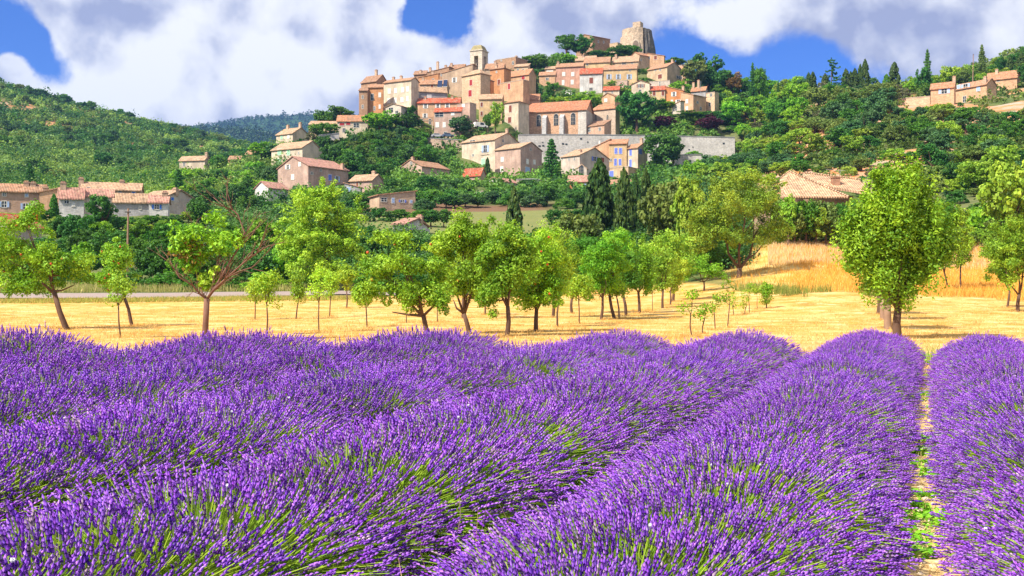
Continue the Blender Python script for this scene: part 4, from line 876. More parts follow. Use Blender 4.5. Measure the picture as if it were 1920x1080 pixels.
def pole(name, px, ptop, pbot, Z, r, mat, label, cat, lean=0, lamp=False):
    a, b = P3(px, pbot, Z), P3(px + lean, ptop, Z); o = empty(name, a, 0, label, cat); m = MB(); m.tube([(0, 0, -1), tuple(b - a)], [r, r * .7], 8); m.build('pole', mat, o)
    if lamp:
        m = MB(); q = b - a; m.tube([tuple(q), tuple(q + Vector((-.2, -.3, .1))), tuple(q + Vector((-.4, -.9, .05)))], [.07, .07, .12], 6); m.build('lamp_head', M['metal'], o)
    elif name == 'utility_pole':
        m = MB(); q = b - a; m.tube([tuple(q + Vector((-.25, -.12, -.3))), tuple(q + Vector((.25, -.12, -.3)))], [.05, .05], 6); m.build('insulator_bar', M['iron'], o)
pole('utility_pole', 237.5, 391, 540, 84, .10, M['barkpale'], 'bare wooden utility pole rising behind the orchard on the left', 'utility pole', 3)
pole('utility_pole', 1824, 101, 150, 330, .16, M['barkpale'], 'pale wooden pole on the wooded right ridge above the hillside farm', 'utility pole', 1)
pole('street_lamp', 748, 240, 266, 338, .09, M['metal'], 'slim grey street lamp beside the dark round tree', 'street lamp', 0, True)
pole('street_lamp', 1314, 152, 172, 395, .08, M['metal'], 'thin white mast above the small orange roof at the east end', 'mast')
# balconies of the ivy house and the cream house
def balc(px0, px1, py, Z, rz, label, posts=True):
    a = P3(px0, py, Z); b = P3(px1, py, Z); w_ = (b - a).length; o = empty('balcony', (a + b) / 2, rz); attach(o, label)
    m = MB(); m.box(-w_ / 2, w_ / 2, -.6, .9, -.15, 0); m.build('slab', wall_mat((.6, .48, .38), .1), o)
    m = MB(); n = max(3, int(w_ / .35))
    for i in range(n + 1):
        x = -w_ / 2 + w_ * i / n; m.box(x - .02, x + .02, -.58, -.54, .002, .95)
    m.box(-w_ / 2, w_ / 2, -.59, -.53, .952, 1.02); m.build('railing', M['iron'], o)
    if posts:
        m = MB()
        for x in (-w_ / 2 + .2, w_ / 2 - .2): m.box(x - .12, x + .12, -.5, -.26, -3.4, -.152)
        m.build('post', wall_mat((.6, .48, .38), .1), o)
balc(787, 812, 226, 354, R(-2), 'house with a bright red roof and ivy on its left corner')
balc(900, 917, 290, 317, R(-33), 'tall cream house with a small balcony and green shutters under the terrace', False)
# ------------------------------------------------------------------ foliage meshes
def leaf_cards(C, N, size, rg, elong=1.5, tone=None):
    """C centres, N preferred normals -> rhombus leaves with random roll"""
    n = len(C); N = N + rg.normal(0, .55, (n, 3)); N /= np.linalg.norm(N, axis=1, keepdims=True) + 1e-9
    r = rg.normal(0, 1, (n, 3)); U = np.cross(N, r); U /= np.linalg.norm(U, axis=1, keepdims=True) + 1e-9; Wv = np.cross(N, U)
    s = size * rg.uniform(.65, 1.35, (n, 1)); a = U * s * elong / 2; b = Wv * s / 2
    V = np.stack([C - a, C + b - a * .1, C + a, C - b - a * .1], 1).reshape(-1, 3)
    Q = np.arange(4 * n).reshape(n, 4)
    c = np.stack([rg.uniform(.25, 1, n), rg.uniform(0, 1, n) if tone is None else tone, rg.uniform(0, 1, n)], 1)
    return V, Q, np.repeat(c, 4, 0)
def clump_cloud(centers, sig, per, rg, sq=(1, 1, .8)):
    K = len(centers); d = rg.normal(0, 1, (K, per, 3)); d /= np.linalg.norm(d, axis=2, keepdims=True)
    rr = rg.uniform(.35, 1, (K, per, 1)) ** .5; sg = sig if np.ndim(sig) else np.full(K, sig)
    off = d * rr * sg[:, None, None] * np.array(sq); P = centers[:, None] + off
    tone = np.clip(rg.uniform(0, .75, (K, 1)) + rg.uniform(-.15, .4, (K, per)), 0, 1)
    return P.reshape(-1, 3), (d * .9 + np.array([0, 0, .35])).reshape(-1, 3), tone.ravel()
def crown_proto(kind, seed, per=None):
    rg = np.random.default_rng(seed)
    if kind == 'round':
        K = 120; d = rg.normal(0, 1, (K, 3)); d /= np.linalg.norm(d, axis=1, keepdims=True); r = rg.uniform(.45, 1, (K, 1)) ** .6
        c = d * r * np.array([.42, .42, .34]) * (1 + .16 * np.sin(d[:, :1] * 5 + seed) + .10 * rg.normal(0, 1, (K, 1))) + np.array([0, 0, .60]); c = c[c[:, 2] > .26]
        P, N, T = clump_cloud(c, rg.uniform(.055, .11, len(c)), per or 34, rg); V, Q, col = leaf_cards(P, N, .046, rg, 1.3, T)
    elif kind == 'oak':
        K = 60; c = np.empty((0, 3))
        for i in range(15):
            a = rg.uniform(0, 6.28); q = np.array([math.cos(a) * rg.uniform(.05, .34), math.sin(a) * rg.uniform(.05, .34), rg.uniform(.30, .82)])
            dd = rg.normal(0, 1, (11, 3)); dd /= np.linalg.norm(dd, axis=1, keepdims=True); c = np.vstack([c, q + dd * rg.uniform(.09, .17)])
        P, N, T = clump_cloud(c, rg.uniform(.045, .09, len(c)), per or 30, rg); V, Q, col = leaf_cards(P, N, .038, rg, 1.3, T)
    elif kind == 'shrub':
        K = 42; d = rg.normal(0, 1, (K, 3)); d /= np.linalg.norm(d, axis=1, keepdims=True); d[:, 2] = abs(d[:, 2])
        c = d * rg.uniform(.5, 1, (K, 1)) ** .5 * np.array([.42, .42, .62]) * (1 + .15 * rg.normal(0, 1, (K, 1))) + np.array([0, 0, .12])
        P, N, T = clump_cloud(c, rg.uniform(.08, .15, K), per or 46, rg); V, Q, col = leaf_cards(P, N, .055, rg, 1.3, T)
    elif kind == 'cypress':
        z = rg.uniform(0.0, 1, 230); prof = np.interp(z, [0, .12, .45, .75, .93, 1], [.22, .38, .42, .30, .14, .02]); a = rg.uniform(0, 6.28, 230)
        c = np.stack([np.cos(a) * prof, np.sin(a) * prof, z], 1) * rg.uniform(.6, 1.0, (230, 1)) * [1, 1, 0] + np.stack([0 * z, 0 * z, z], 1)
        sg = np.interp(z, [0, .8, 1], [.13, .10, .04]); P, N, T = clump_cloud(c, sg, per or 34, rg, (1, 1, .4)); V, Q, col = leaf_cards(P, N, np.array([.06]), rg, 1.3, T); V[:, 2] += 0
    elif kind == 'conifer':
        Ps = []; 
        for i in range(15):
            z = .12 + i * .058; L = .48 * (1 - z) ** .8 * rg.uniform(.75, 1.15)
            for j in range(8):
                a = j * .785 + i * .5 + rg.uniform(-.3, .3); l = L * rg.uniform(.6, 1.1)
                for q in np.linspace(.25, 1, 5): Ps.append((math.cos(a) * l * q, math.sin(a) * l * q, z + .03 - .05 * q + .03 * q * q))
        c = np.array(Ps + [(0, 0, .97), (0, 0, .93)]); P, N, T = clump_cloud(c, .035, per or 9, rg, (1, 1, .5)); V, Q, col = leaf_cards(P, N, .034, rg, 1.5, T)
    elif kind == 'sparse':   # spindly cedar
        Ps = []
        for i in range(11):
            z = .25 + i * .066; L = .5 * math.sin((1.05 - z) * 2.2) * rg.uniform(.5, 1.1)
            for j in range(3):
                a = rg.uniform(0, 6.28)
                for q in np.linspace(.2, 1, 7): Ps.append((math.cos(a) * L * q, math.sin(a) * L * q, z + .02 * q + .02 * math.sin(q * 6)))
        c = np.array(Ps + [(0, 0, .98)]); P, N, T = clump_cloud(c, .028, per or 10, rg, (1, 1, .4)); V, Q, col = leaf_cards(P, N, .03, rg, 1.6, T)
    return quads_mesh('crown_' + kind, V, Q, col)
PR = {k: [crown_proto(k, 100 + 17 * i + len(k)) for i in range(n)] for k, n in (('round', 4), ('oak', 4), ('shrub', 4), ('cypress', 3), ('conifer', 2), ('sparse', 1))}
for k in PR:
    for me in PR[k]: me.materials.append(M['green'])
def trunk_proto(kind):
    m = MB(); rg = random.Random(3)
    if kind in ('cypress', 'conifer', 'sparse'): m.tube([(0, 0, -.08), (0, 0, .4), (.005, 0, .93)], [.03, .02, .004], 6)
    else:
        m.tube([(0, 0, -.08), (.01, 0, .15), (0, .01, .34)], [.045, .033, .026], 7)
        for i in range(5):
            a = i * 1.26; m.tube([(0, 0, .28), (.14 * math.cos(a), .14 * math.sin(a), .45), (.26 * math.cos(a), .26 * math.sin(a), .68)], [.02, .013, .005], 5)
    o = m.build('trunk', M['bark']); me = o.data; bpy.data.objects.remove(o); return me
TP = {k: trunk_proto(k) for k in ('round', 'oak', 'cypress', 'conifer', 'sparse')}
TREES = []   # (x, y, radius)
def far_tree(loc, h, w, kind, mat, label, group=None, name=None, cat=None, trunk=True):
    v = random.choice(PR[kind]); mt = M[mat]
    nm = name or {'round': 'broadleaf_tree', 'oak': 'oak_tree', 'shrub': 'shrub', 'cypress': 'cypress_tree', 'conifer': 'conifer_tree', 'sparse': 'cedar_tree'}[kind]
    cat = cat or ('shrub' if kind == 'shrub' else 'tree'); rz = random.uniform(0, 6.28)
    def mk(nm_, me, par):
        o = link(nm_, me, par); o.material_slots[0].link = 'OBJECT'; o.material_slots[0].material = mt; return o
    if kind == 'shrub':
        o = mk(nm, v, None); o.location = loc; o.scale = (w, w, h); o.rotation_euler.z = rz; tag(o, label, cat, group)
    else:
        o = empty(nm, loc, rz, label, cat, group); o.scale = (w, w, h); mk('crown', v, o)
        if trunk: t_ = link('trunk', TP[kind], o)
    TREES.append((loc[0], loc[1], w * .5)); return o
def T(px, base, top, wpx, kind, mat, label, Z=None, group=None, name=None, cat=None):
    """tree seen at px with its top at top and width wpx; base = photo row of its foot (None: stands where the ground is at depth Z)"""
    Z = Z or zv(base); k = Z / F; g = G3(px, Z); zt = CH + (HOR - top) * k
    zb = g.z if base is None else max(min(CH + (HOR - base) * k, g.z + 3.0), g.z - .3) if kind != 'shrub' else CH + (HOR - base) * k
    h = zt - zb
    if kind == 'shrub': h *= 1 / .92; zb -= .06 * h
    return far_tree((g.x, g.y, zb), max(h, .8) * 1.03, wpx * k * 1.08, kind, mat, label, group, name, cat)
# ------------------------------------------------------------------ trees of the village and the slopes
T(712, 264, 209, 66, 'round', 'bright', 'bright green round tree below the cream eight-window house', Z=343)
T(762, 264, 213, 58, 'round', 'dark', 'dark green round tree right of the bright green one under the cream house', Z=345)
T(766, 236, 196, 34, 'oak', 'dark', 'small dark tree between the cream annex and the ivy house', Z=353)
T(864, 257, 217, 48, 'round', 'blue', 'round grey green tree standing on the terrace in front of the rose house', Z=346)
T(929, 250, 191, 34, 'oak', 'moss', 'tall light poplar-like tree in front of the yellowish house', Z=352)
T(915, 245, 212, 20, 'round', 'green', 'small green tree left of the tall light tree', Z=353)
T(795, 252, 236, 26, 'shrub', 'bright', 'green bush at the foot of the ivy house', Z=350)
T(1193, 252, 171, 74, 'round', 'dark', 'big dark chestnut tree right of the church choir', Z=364)
T(1245, 253, 216, 44, 'round', 'purple', 'purple leaved tree right of the big dark chestnut', Z=364)
T(1331, 254, 217, 52, 'round', 'purple', 'purple leaved round bush at the east end of the terrace wall', Z=362)
T(1243, 330, 250, 84, 'round', 'dark', 'large dark irregular tree in front of the long terrace wall', Z=312)
T(1262, 300, 252, 48, 'oak', 'dark', 'upright leaning dark tree against the terrace wall', Z=318)
T(1034, 360, 261, 56, 'conifer', 'dark', 'dark pointed conifer between the grey gable house and the pale long house', Z=292)
T(914, 338, 297, 12, 'cypress', 'cypress', 'slim little cypress by the red roofed shed', Z=306)
T(1124, None, 306, 62, 'cypress', 'cypress', 'broad tall cypress in front of the pale long house', Z=135)
T(1170, None, 322, 40, 'cypress', 'cypress', 'second cypress right of the broad tall one', Z=132)
T(1192, None, 333, 26, 'cypress', 'cypress', 'slim dark cypress between two wider ones', Z=138)
T(1211, None, 322, 30, 'cypress', 'cypress', 'rightmost cypress of the cypress row', Z=140)
for px, wd in ((808, 40), (832, 34), (1040, 40), (1068, 46), (1092, 40), (790, 40)):
    T(px, None, 392, wd, 'round', 'green' if px % 4 else 'dark', 'round bush at the rim of the pale meadow below the village', Z=178, group='bushes round the pale meadow', name='meadow_bush', cat='shrub')
T(964, None, 357, 36, 'cypress', 'cypress', 'lone cypress standing in the meadow below the village', Z=132)
T(1003, 160, 103, 56, 'round', 'green', 'green tree on the skyline right of the brownish skyline house', Z=425)
T(1062, 108, 61, 60, 'oak', 'dark', 'large dark oak left of the barn-like house on the hilltop', Z=450)
T(1092, 108, 66, 46, 'oak', 'dark', 'dark oak in front of the barn-like house gable', Z=448)
T(1068, 120, 102, 34, 'round', 'bright', 'bright bush-like tree under the two hilltop oaks', Z=441)
T(1118, 112, 96, 40, 'round', 'dark', 'low dark tree below the barn-like house', Z=447)
T(1160, 116, 86, 52, 'round', 'dark', 'dark tree at the foot of the castle tower', Z=445)
T(1183, 112, 84, 40, 'round', 'green', 'green tree against the base of the castle tower', Z=446)
T(1328, 176, 98, 76, 'oak', 'dark', 'tall dark tree on the skyline east of the castle hill', Z=415)
T(1303, 168, 112, 52, 'round', 'olive', 'grey green tree left of the tall dark skyline tree', Z=407)
T(1352, 180, 128, 48, 'round', 'dark', 'dark tree right of the tall dark skyline tree', Z=410)
T(1268, 128, 108, 40, 'round', 'green', 'green tree behind the flat topped peach house', Z=440)
T(1003, 184, 148, 14, 'cypress', 'cypress', 'small dark cypress left of the peach house', Z=392)
T(1034, 192, 154, 38, 'oak', 'green', 'green tree below the small peach house', Z=388)
T(1066, 192, 166, 34, 'shrub', 'green', 'green bush around the satellite dish', Z=390)
T(1101, 194, 168, 56, 'shrub', 'bright', 'large bright bush above the church roof', Z=386)
T(1048, 196, 180, 60, 'shrub', 'moss', 'light bush along the top of the church roof', Z=383)
T(1026, 190, 176, 20, 'shrub', 'dark', 'dark bush beside the small dark cypress', Z=386)
T(1148, 160, 149, 20, 'shrub', 'bright', 'small bush in front of the wide yellow house', Z=407)
T(1170, 172, 163, 26, 'shrub', 'moss', 'small light bush below the stone annex', Z=402)
T(1203, 138, 128, 24, 'shrub', 'green', 'small bush between the wide yellow house and the big sand house', Z=418)
T(1275, 168, 145, 36, 'shrub', 'bright', 'bright green bush above the coral house', Z=396)
T(1236, 212, 186, 34, 'round', 'green', 'green tree right of the dark chestnut, under the yellow shutter house', Z=378)
T(1256, 206, 190, 28, 'round', 'bright', 'bright little tree at the foot of the coral house', Z=377)
T(1290, 218, 207, 60, 'shrub', 'green', 'green hedge-like bush below the peach side wall', Z=371)
T(1318, 222, 208, 46, 'shrub', 'green', 'green bush right of the hedge-like bush', Z=372)
T(610, 246, 206, 50, 'round', 'dark', 'dark green tree on the skyline left of the village tip', Z=362)
T(643, 238, 197, 60, 'oak', 'green', 'green tree on the skyline next to the village tip', Z=365)
T(608, 264, 231, 58, 'round', 'green', 'rounded green tree behind the cream house with two chimneys', Z=334)
T(584, 262, 245, 24, 'shrub', 'grey', 'grey bush at the corner of the cream house with two chimneys', Z=332)
T(490, 300, 266, 44, 'round', 'bright', 'bright tree left of the green-shutter house', Z=325)
T(520, 200, 196, 4, 'shrub', 'green', 'x') if 0 else None
# cedar and conifers above the hamlet
T(195, None, 364, 66, 'oak', 'dark', 'dark cedar-like tree in front of the hamlet houses', Z=150)
T(56, 365, 306, 32, 'conifer', 'dark', 'dark conifer on the scrub hill behind the long pinkish tan house', Z=262)
T(335, 378, 318, 44, 'conifer', 'dark', 'dark pointed tree at the foot of the scrub hill right of the hamlet', Z=250)
T(101, None, 366, 18, 'cypress', 'green', 'ivy covered column of green beside the whitish hamlet house', Z=165)
T(372, None, 367, 42, 'round', 'dark', 'dark round tree right of the pale gabled hamlet house', Z=160)
# hillside on the right: skyline conifers and cypresses
for px, b, top, wd, kd, mt, lb in [
    (1496, 190, 142, 30, 'round', 'bright', 'small umbrella shaped tree left of the ridge cypresses'),
    (1494, 200, 168, 10, 'cypress', 'cypress', 'short dark cypress under the umbrella shaped tree'),
    (1516, 205, 138, 15, 'cypress', 'cypress', 'first cypress of the ridge group beside a twin'),
    (1524, 205, 137, 17, 'cypress', 'cypress', 'twin cypress right of the first ridge cypress'),
    (1547, 208, 140, 18, 'cypress', 'cypress', 'olive toned cypress left of the spindly cedar'),
    (1559, 205, 110, 44, 'sparse', 'dark', 'spindly bare looking cedar on the ridge'),
    (1586, 210, 131, 18, 'cypress', 'cypress', 'cypress right of the spindly cedar'),
    (1595, 206, 136, 12, 'cypress', 'cypress', 'thin cypress between two ridge cypresses'),
    (1603, 212, 130, 16, 'cypress', 'cypress', 'dense cypress in the middle of the ridge group'),
    (1613, 210, 123, 13, 'cypress', 'cypress', 'narrow cypress next to the tallest one'),
    (1622, 214, 114, 17, 'cypress', 'cypress', 'tallest cypress of the ridge group'),
    (1636, 206, 145, 22, 'round', 'blue', 'bluish tree right of the tallest cypress'),
    (1677, 203, 119, 22, 'cypress', 'cypress', 'lone dark cypress above the boundary wall'),
    (1662, 203, 140, 16, 'cypress', 'green', 'leaning green cypress left of the lone dark one'),
    (1739, 190, 93, 26, 'conifer', 'dark', 'tall ragged spruce left of the hillside farm'),
    (1733, 192, 128, 34, 'oak', 'dark', 'dark tree at the foot of the tall ragged spruce'),
    (1459, 178, 154, 12, 'conifer', 'dark', 'small pointed conifer on the bright green slope'),
    (1411, 172, 118, 22, 'conifer', 'dark', 'double pointed conifer on the skyline right of the village'),
    (1424, 176, 126, 30, 'round', 'green', 'round tree right of the double pointed conifer'),
    (1841, 130, 84, 26, 'conifer', 'olive', 'olive conifer on the wooded right ridge'),
    (1893, 122, 108, 14, 'cypress', 'cypress', 'small cypress high on the wooded right ridge'),
    (1916, 140, 100, 14, 'cypress', 'cypress', 'cypress at the right edge above the orange roof'),
]:
    z = {True: 372, False: 385}[b > 200] if px < 1700 else 345
    if px > 1800: z = 350
    T(px, b, top, wd, kd, mt, lb, Z=z)
# scattered trees and shrubs: (name, category, label, group, region polygon box, n, kinds, mats, width px, aspect)
FOOT = []
for a, k in HS:
    Z = k.get('Z') or zv(a[5]); FOOT.append((a[1], a[3], Z, a[4], a[5]))
def blocked(px, top, w, Z):
    """would this tree stand inside a building or hide the front of one"""
    for x0, x1, z, ye, yb in FOOT:
        if x0 - w * .4 < px < x1 + w * .4:
            if z - 2 < Z < z + 12: return True
            if Z < z and top < yb - (yb - ye) * .22: return True
    for q in ((1165, 1230, 462, 40, 96), (985, 1165, 360, 190, 251), (972, 1378, 349, 254, 285), (880, 915, 398, 80, 130), (1462, 1630, 108, 322, 368)):
        if q[0] - w * .4 < px < q[1] + w * .4 and Z < q[2] + 12 and top < q[4]: return True
    return False
def scatter(label, group, box, n, kinds, mats, wpx, asp=(.7, 1.1), name=None, cat=None, Zr=None, extra=None, seed=1, gap=.42):
    rg = random.Random(seed); x0, x1, y0, y1 = box; made = 0; tries = 0; placed = []
    while made < n and tries < n * 40:
        tries += 1
        px = rg.uniform(x0, x1); py = rg.uniform(y0, y1); Z = rg.uniform(*Zr) if Zr else hit(px, py)
        if Z is None or (extra and not extra(px, py)): continue
        if Zr: py = HOR - (float(Hpz(px, Z)) - CH) * F / Z
        w_ = rg.uniform(*wpx); 
        if not Zr: w_ *= .8 + .4 * (py - y0) / max(1, y1 - y0)
        h_ = w_ * rg.uniform(*asp)
        if blocked(px, py - h_, w_, Z): continue
        if any(abs(px - q[0]) < (w_ + q[2]) * gap * .5 and abs(py - q[1]) < (w_ + q[2]) * gap * .35 for q in placed): continue
        placed.append((px, py, w_)); k = Z / F; g = G3(px, Z); kd = rg.choice(kinds)
        far_tree((g.x, g.y, g.z - .05 * h_ * k), h_ * k * 1.1, w_ * k * 1.1, kd, rg.choice(mats), label, group, name, cat); made += 1
    return placed
# right hillside
scatter('dark evergreen oak on the rocky slope under the ridge cypresses', 'evergreen oaks on the right slope', (1560, 1760, 195, 275), 40, ['round', 'oak'], ['dark', 'olive', 'blue', 'olive', 'green'], (36, 60), (.7, 1), 'evergreen_oak', 'tree', seed=2)
scatter('dark evergreen oak low on the rocky slope near the tile roofed farmhouse', 'evergreen oaks low on the right slope', (1455, 1640, 250, 300), 18, ['round', 'oak'], ['dark', 'olive', 'moss'], (36, 56), (.6, .85), 'evergreen_oak', 'tree', seed=3)
scatter('dark tree in the dense wood right of the rocky slope', 'trees in the wood at the right edge', (1740, 1960, 225, 375), 48, ['round', 'oak'], ['dark', 'olive', 'blue', 'green', 'moss'], (34, 62), (.7, 1), 'woodland_tree', 'tree', seed=4)
scatter('low shrub between the orange rocks of the right slope', 'shrubs among the orange rocks', (1400, 1780, 215, 372), 60, ['shrub'], ['green', 'olive', 'blue', 'grey', 'moss'], (12, 32), (.5, .8), 'rock_shrub', 'shrub', seed=5, gap=.8)
scatter('low shrub on the bank below the hillside farm', 'shrubs below the hillside farm', (1640, 1940, 196, 300), 36, ['shrub'], ['green', 'dark', 'moss', 'olive'], (14, 30), (.5, .8), 'bank_shrub', 'shrub', seed=6, gap=.8)
scatter('tree on the wooded right ridge above the hillside farm', 'trees on the wooded right ridge', (1755, 1990, 88, 172), 80, ['round', 'oak'], ['green', 'dark', 'olive', 'moss'], (22, 40), (.75, 1.1), 'ridge_tree', 'tree', seed=7, extra=lambda x, y: y > 175 - (x - 1755) * .35)
scatter('tree right of the spruce where the ridge starts to climb', 'trees at the foot of the right ridge', (1690, 1760, 150, 178), 12, ['round', 'shrub'], ['bright', 'green', 'moss'], (20, 32), (.7, 1), 'ridge_foot_tree', 'tree', seed=8)
scatter('tree or bush among the cypresses on the ridge', 'bushes among the ridge cypresses', (1500, 1700, 178, 205), 26, ['round', 'shrub'], ['green', 'olive', 'grey', 'blue'], (24, 42), (.7, 1.0), 'ridge_bush', 'tree', seed=9)
scatter('bright green tree on the leafy slope right of the village', 'bright trees right of the village', (1345, 1500, 168, 245), 46, ['round', 'oak'], ['bright', 'green', 'bright', 'moss', 'dark'], (32, 56), (.7, .95), 'slope_tree', 'tree', seed=10)
scatter('light green bush on the grassy bank above the east terrace', 'bushes on the bank above the terrace', (1215, 1470, 212, 252), 34, ['shrub'], ['bright', 'green', 'moss'], (18, 34), (.35, .55), 'bank_bush', 'shrub', seed=11, extra=lambda x, y: not (1215 < x < 1272 or 1300 < x < 1362))
T(1388, 232, 204, 40, 'shrub', 'rust', 'rust coloured bush on the leafy slope right of the village', Z=372)
T(1375, 170, 135, 40, 'oak', 'rust', 'rusty olive tree on the skyline right of the dark trees', Z=408)
scatter('mid green bush on the slope below the east terrace wall', 'bushes below the east terrace', (1295, 1480, 255, 345), 52, ['round', 'shrub'], ['green', 'moss', 'blue', 'bright'], (26, 44), (.6, .9), 'slope_bush', 'shrub', seed=12)
scatter('shrub on the slope right of the tile roofed farmhouse', 'shrubs right of the tile roofed farmhouse', (1600, 1990, 300, 425), 60, ['shrub', 'round'], ['green', 'moss', 'dark', 'olive'], (26, 48), (.55, .85), 'lower_slope_shrub', 'shrub', seed=25)
scatter('shrub on the slope left of the tile roofed farmhouse', 'shrubs above the tile roofed farmhouse', (1390, 1600, 285, 330), 30, ['shrub', 'round'], ['green', 'moss', 'blue', 'olive'], (20, 36), (.5, .8), 'mid_slope_shrub', 'shrub', seed=26)
# below and between the village houses
scatter('dark tree in the ravine left of the stone terrace', 'trees in the ravine below the village tip', (600, 800, 262, 352), 64, ['round', 'oak', 'shrub'], ['dark', 'green', 'blue', 'dark', 'olive'], (26, 44), (.7, 1.1), 'ravine_tree', 'tree', seed=13)
scatter('dark bush in the belt under the lower village houses', 'bushes under the lower village', (775, 1120, 352, 392), 60, ['round', 'shrub'], ['dark', 'blue', 'green', 'dark'], (26, 46), (.55, .9), 'belt_bush', 'shrub', seed=14)
scatter('dark bush at the edge of the brown field', 'bushes at the edge of the brown field', (690, 800, 372, 420), 22, ['round', 'shrub'], ['dark', 'green', 'blue'], (26, 44), (.6, .9), 'field_bush', 'shrub', seed=15)
scatter('tree on the left slope around the green-shutter house', 'trees on the left slope', (440, 530, 300, 405), 34, ['round', 'oak'], ['green', 'dark', 'bright', 'blue'], (28, 46), (.7, 1.1), 'left_slope_tree', 'tree', seed=16)
scatter('small tree between the farmhouse and the bungalow', 'trees around the bungalow', (640, 740, 340, 400), 24, ['round', 'shrub'], ['dark', 'green', 'blue'], (20, 36), (.6, 1), 'bungalow_tree', 'tree', seed=17)
scatter('tree by the small farm buildings at the foot of the scrub hill', 'trees below the scrub hill', (330, 470, 312, 400), 40, ['round', 'oak'], ['green', 'dark', 'blue', 'bright'], (26, 44), (.7, 1.1), 'foothill_tree', 'tree', seed=18)
scatter('green bush on the bank in front of the hamlet', 'bushes in front of the hamlet', (-40, 380, 0, 0), 44, ['shrub', 'round'], ['green', 'dark', 'moss'], (26, 46), (.5, .75), 'hamlet_bush', 'shrub', Zr=(146, 168), seed=24)
# belt of dark trees behind the road
scatter('dark green tree in the thick belt behind the road', 'dark trees behind the road', (-60, 560, 0, 0), 70, ['round', 'oak', 'round'], ['dark', 'green', 'dark', 'bright'], (52, 92), (.85, 1.15), 'belt_tree', 'tree', Zr=(88, 128), seed=19, gap=.5, extra=None)
scatter('dark green tree behind the middle of the orchard', 'dark trees behind the middle orchard', (560, 1020, 0, 0), 56, ['round', 'oak'], ['dark', 'green', 'dark'], (50, 84), (.75, 1.0), 'background_tree', 'tree', Zr=(92, 135), seed=20, gap=.5)
scatter('low bush at the foot of the tree belt beside the road', 'low bushes beside the road', (-60, 1000, 0, 0), 60, ['shrub'], ['green', 'bright', 'dark'], (40, 80), (.45, .8), 'roadside_bush', 'shrub', Zr=(82, 92), seed=21)
scatter('rounded olive green tree right of the cypress row', 'olive green trees behind the right orchard', (1020, 1360, 0, 0), 44, ['round', 'shrub'], ['moss', 'olive', 'green', 'moss'], (50, 88), (.6, .9), 'rounded_tree', 'tree', Zr=(90, 128), seed=22, gap=.6, extra=None)
scatter('bush between the golden grass and the tile roofed farmhouse', 'bushes behind the golden grass', (1460, 1990, 0, 0), 44, ['shrub', 'round'], ['moss', 'green', 'olive', 'moss'], (40, 72), (.5, .8), 'grass_edge_bush', 'shrub', Zr=(97, 104), seed=23)
T(1245, None, 335, 96, 'round', 'olive', 'big rounded olive green tree left of the large multi-stem tree', Z=112)
T(1083, None, 398, 92, 'round', 'olive', 'rounded pale olive tree below the broad tall cypress', Z=112)
T(1160, None, 414, 88, 'shrub', 'green', 'flat topped green bush below the second cypress', Z=108)
T(1290, None, 330, 70, 'round', 'moss', 'yellow green tree touching the large multi-stem tree', Z=104)
for px, tp, wd, mt in ((1478, 366, 60, 'moss'), (1512, 372, 62, 'green'), (1548, 374, 56, 'olive'), (1580, 376, 50, 'green'), (1606, 370, 44, 'moss'), (1530, 386, 60, 'moss'), (1590, 390, 50, 'green'), (1490, 388, 56, 'olive')):
    T(px, None, tp, wd, 'round', mt, 'leafy bush hiding the wall of the tile roofed farmhouse', Z=99, group='bushes under the farmhouse eaves', name='farmhouse_bush', cat='shrub')
T(1900, None, 300, 110, 'round', 'moss', 'large yellow green tree at the right edge behind the golden grass', Z=100)
T(1850, None, 352, 80, 'shrub', 'bright', 'bright hedge at the top of the golden grass', Z=106)

# ------------------------------------------------------------------ scrub covering the hill on the left and the far ridges (stuff)
def scrub(name, n, pxr, zr, size, mats, cond, leaves=42, seed=1, leafsz=.2):
    rg = np.random.default_rng(seed); px = rg.uniform(*pxr, n); z = np.exp(rg.uniform(math.log(zr[0]), math.log(zr[1]), n)); ok = cond(px, z)
    px, z = px[ok], z[ok]; X = (px - 960) / F * z; H = Hpz(px, z); n = len(px)
    w_ = size * np.exp(rg.normal(0, .35, n)) * (1 + .0 * z); out = []
    K = 7; d = rg.normal(0, 1, (n, K, 3)); d /= np.linalg.norm(d, axis=2, keepdims=True); d[..., 2] = abs(d[..., 2]) * 1.3 - .1
    c = np.stack([X, z, H + w_ * .12], 1)[:, None] + d * w_[:, None, None] * .38
    per = leaves // K; dd = rg.normal(0, 1, (n, K, per, 3)); dd /= np.linalg.norm(dd, axis=3, keepdims=True)
    P = c[:, :, None] + dd * (w_ * .24)[:, None, None, None] * rg.uniform(.5, 1, (n, K, per, 1))
    patch = fbm(X * .035, z * .02, seed) * 1.1
    tone = np.clip(patch[:, None, None] + rg.uniform(0, 1, (n, 1, 1)) ** 1.3 + rg.uniform(-.2, .25, (n, K, per)), 0, 1)
    sz = np.repeat(np.minimum(w_ * .22, z * leafsz * .0095 * (1 + (z < 700) * .2)), K * per)[:, None]
    N = (dd * .9 + np.array([0, 0, .4])).reshape(-1, 3); V, Q, col = leaf_cards(P.reshape(-1, 3), N, sz, rg, 1.25, tone.ravel())
    col[:, 0] = np.repeat(np.clip(np.repeat(rg.uniform(.0, 1.0, n), K * per) * .8 + col[::4, 0] * .3, 0, 1), 4)
    o = link(name, quads_mesh(name, V, Q, col, mats)); tag(o, kind='stuff'); return o
lm = leaf_mat('leaf_scrub', (.055, .16, .03), (.30, .44, .09), .35)
def hillc(px, z):
    f = fbm((px - 960) / F * z * .03, z * .03, 5)
    return (f > -.24) | (np.random.default_rng(4).uniform(0, 1, len(px)) < .35)
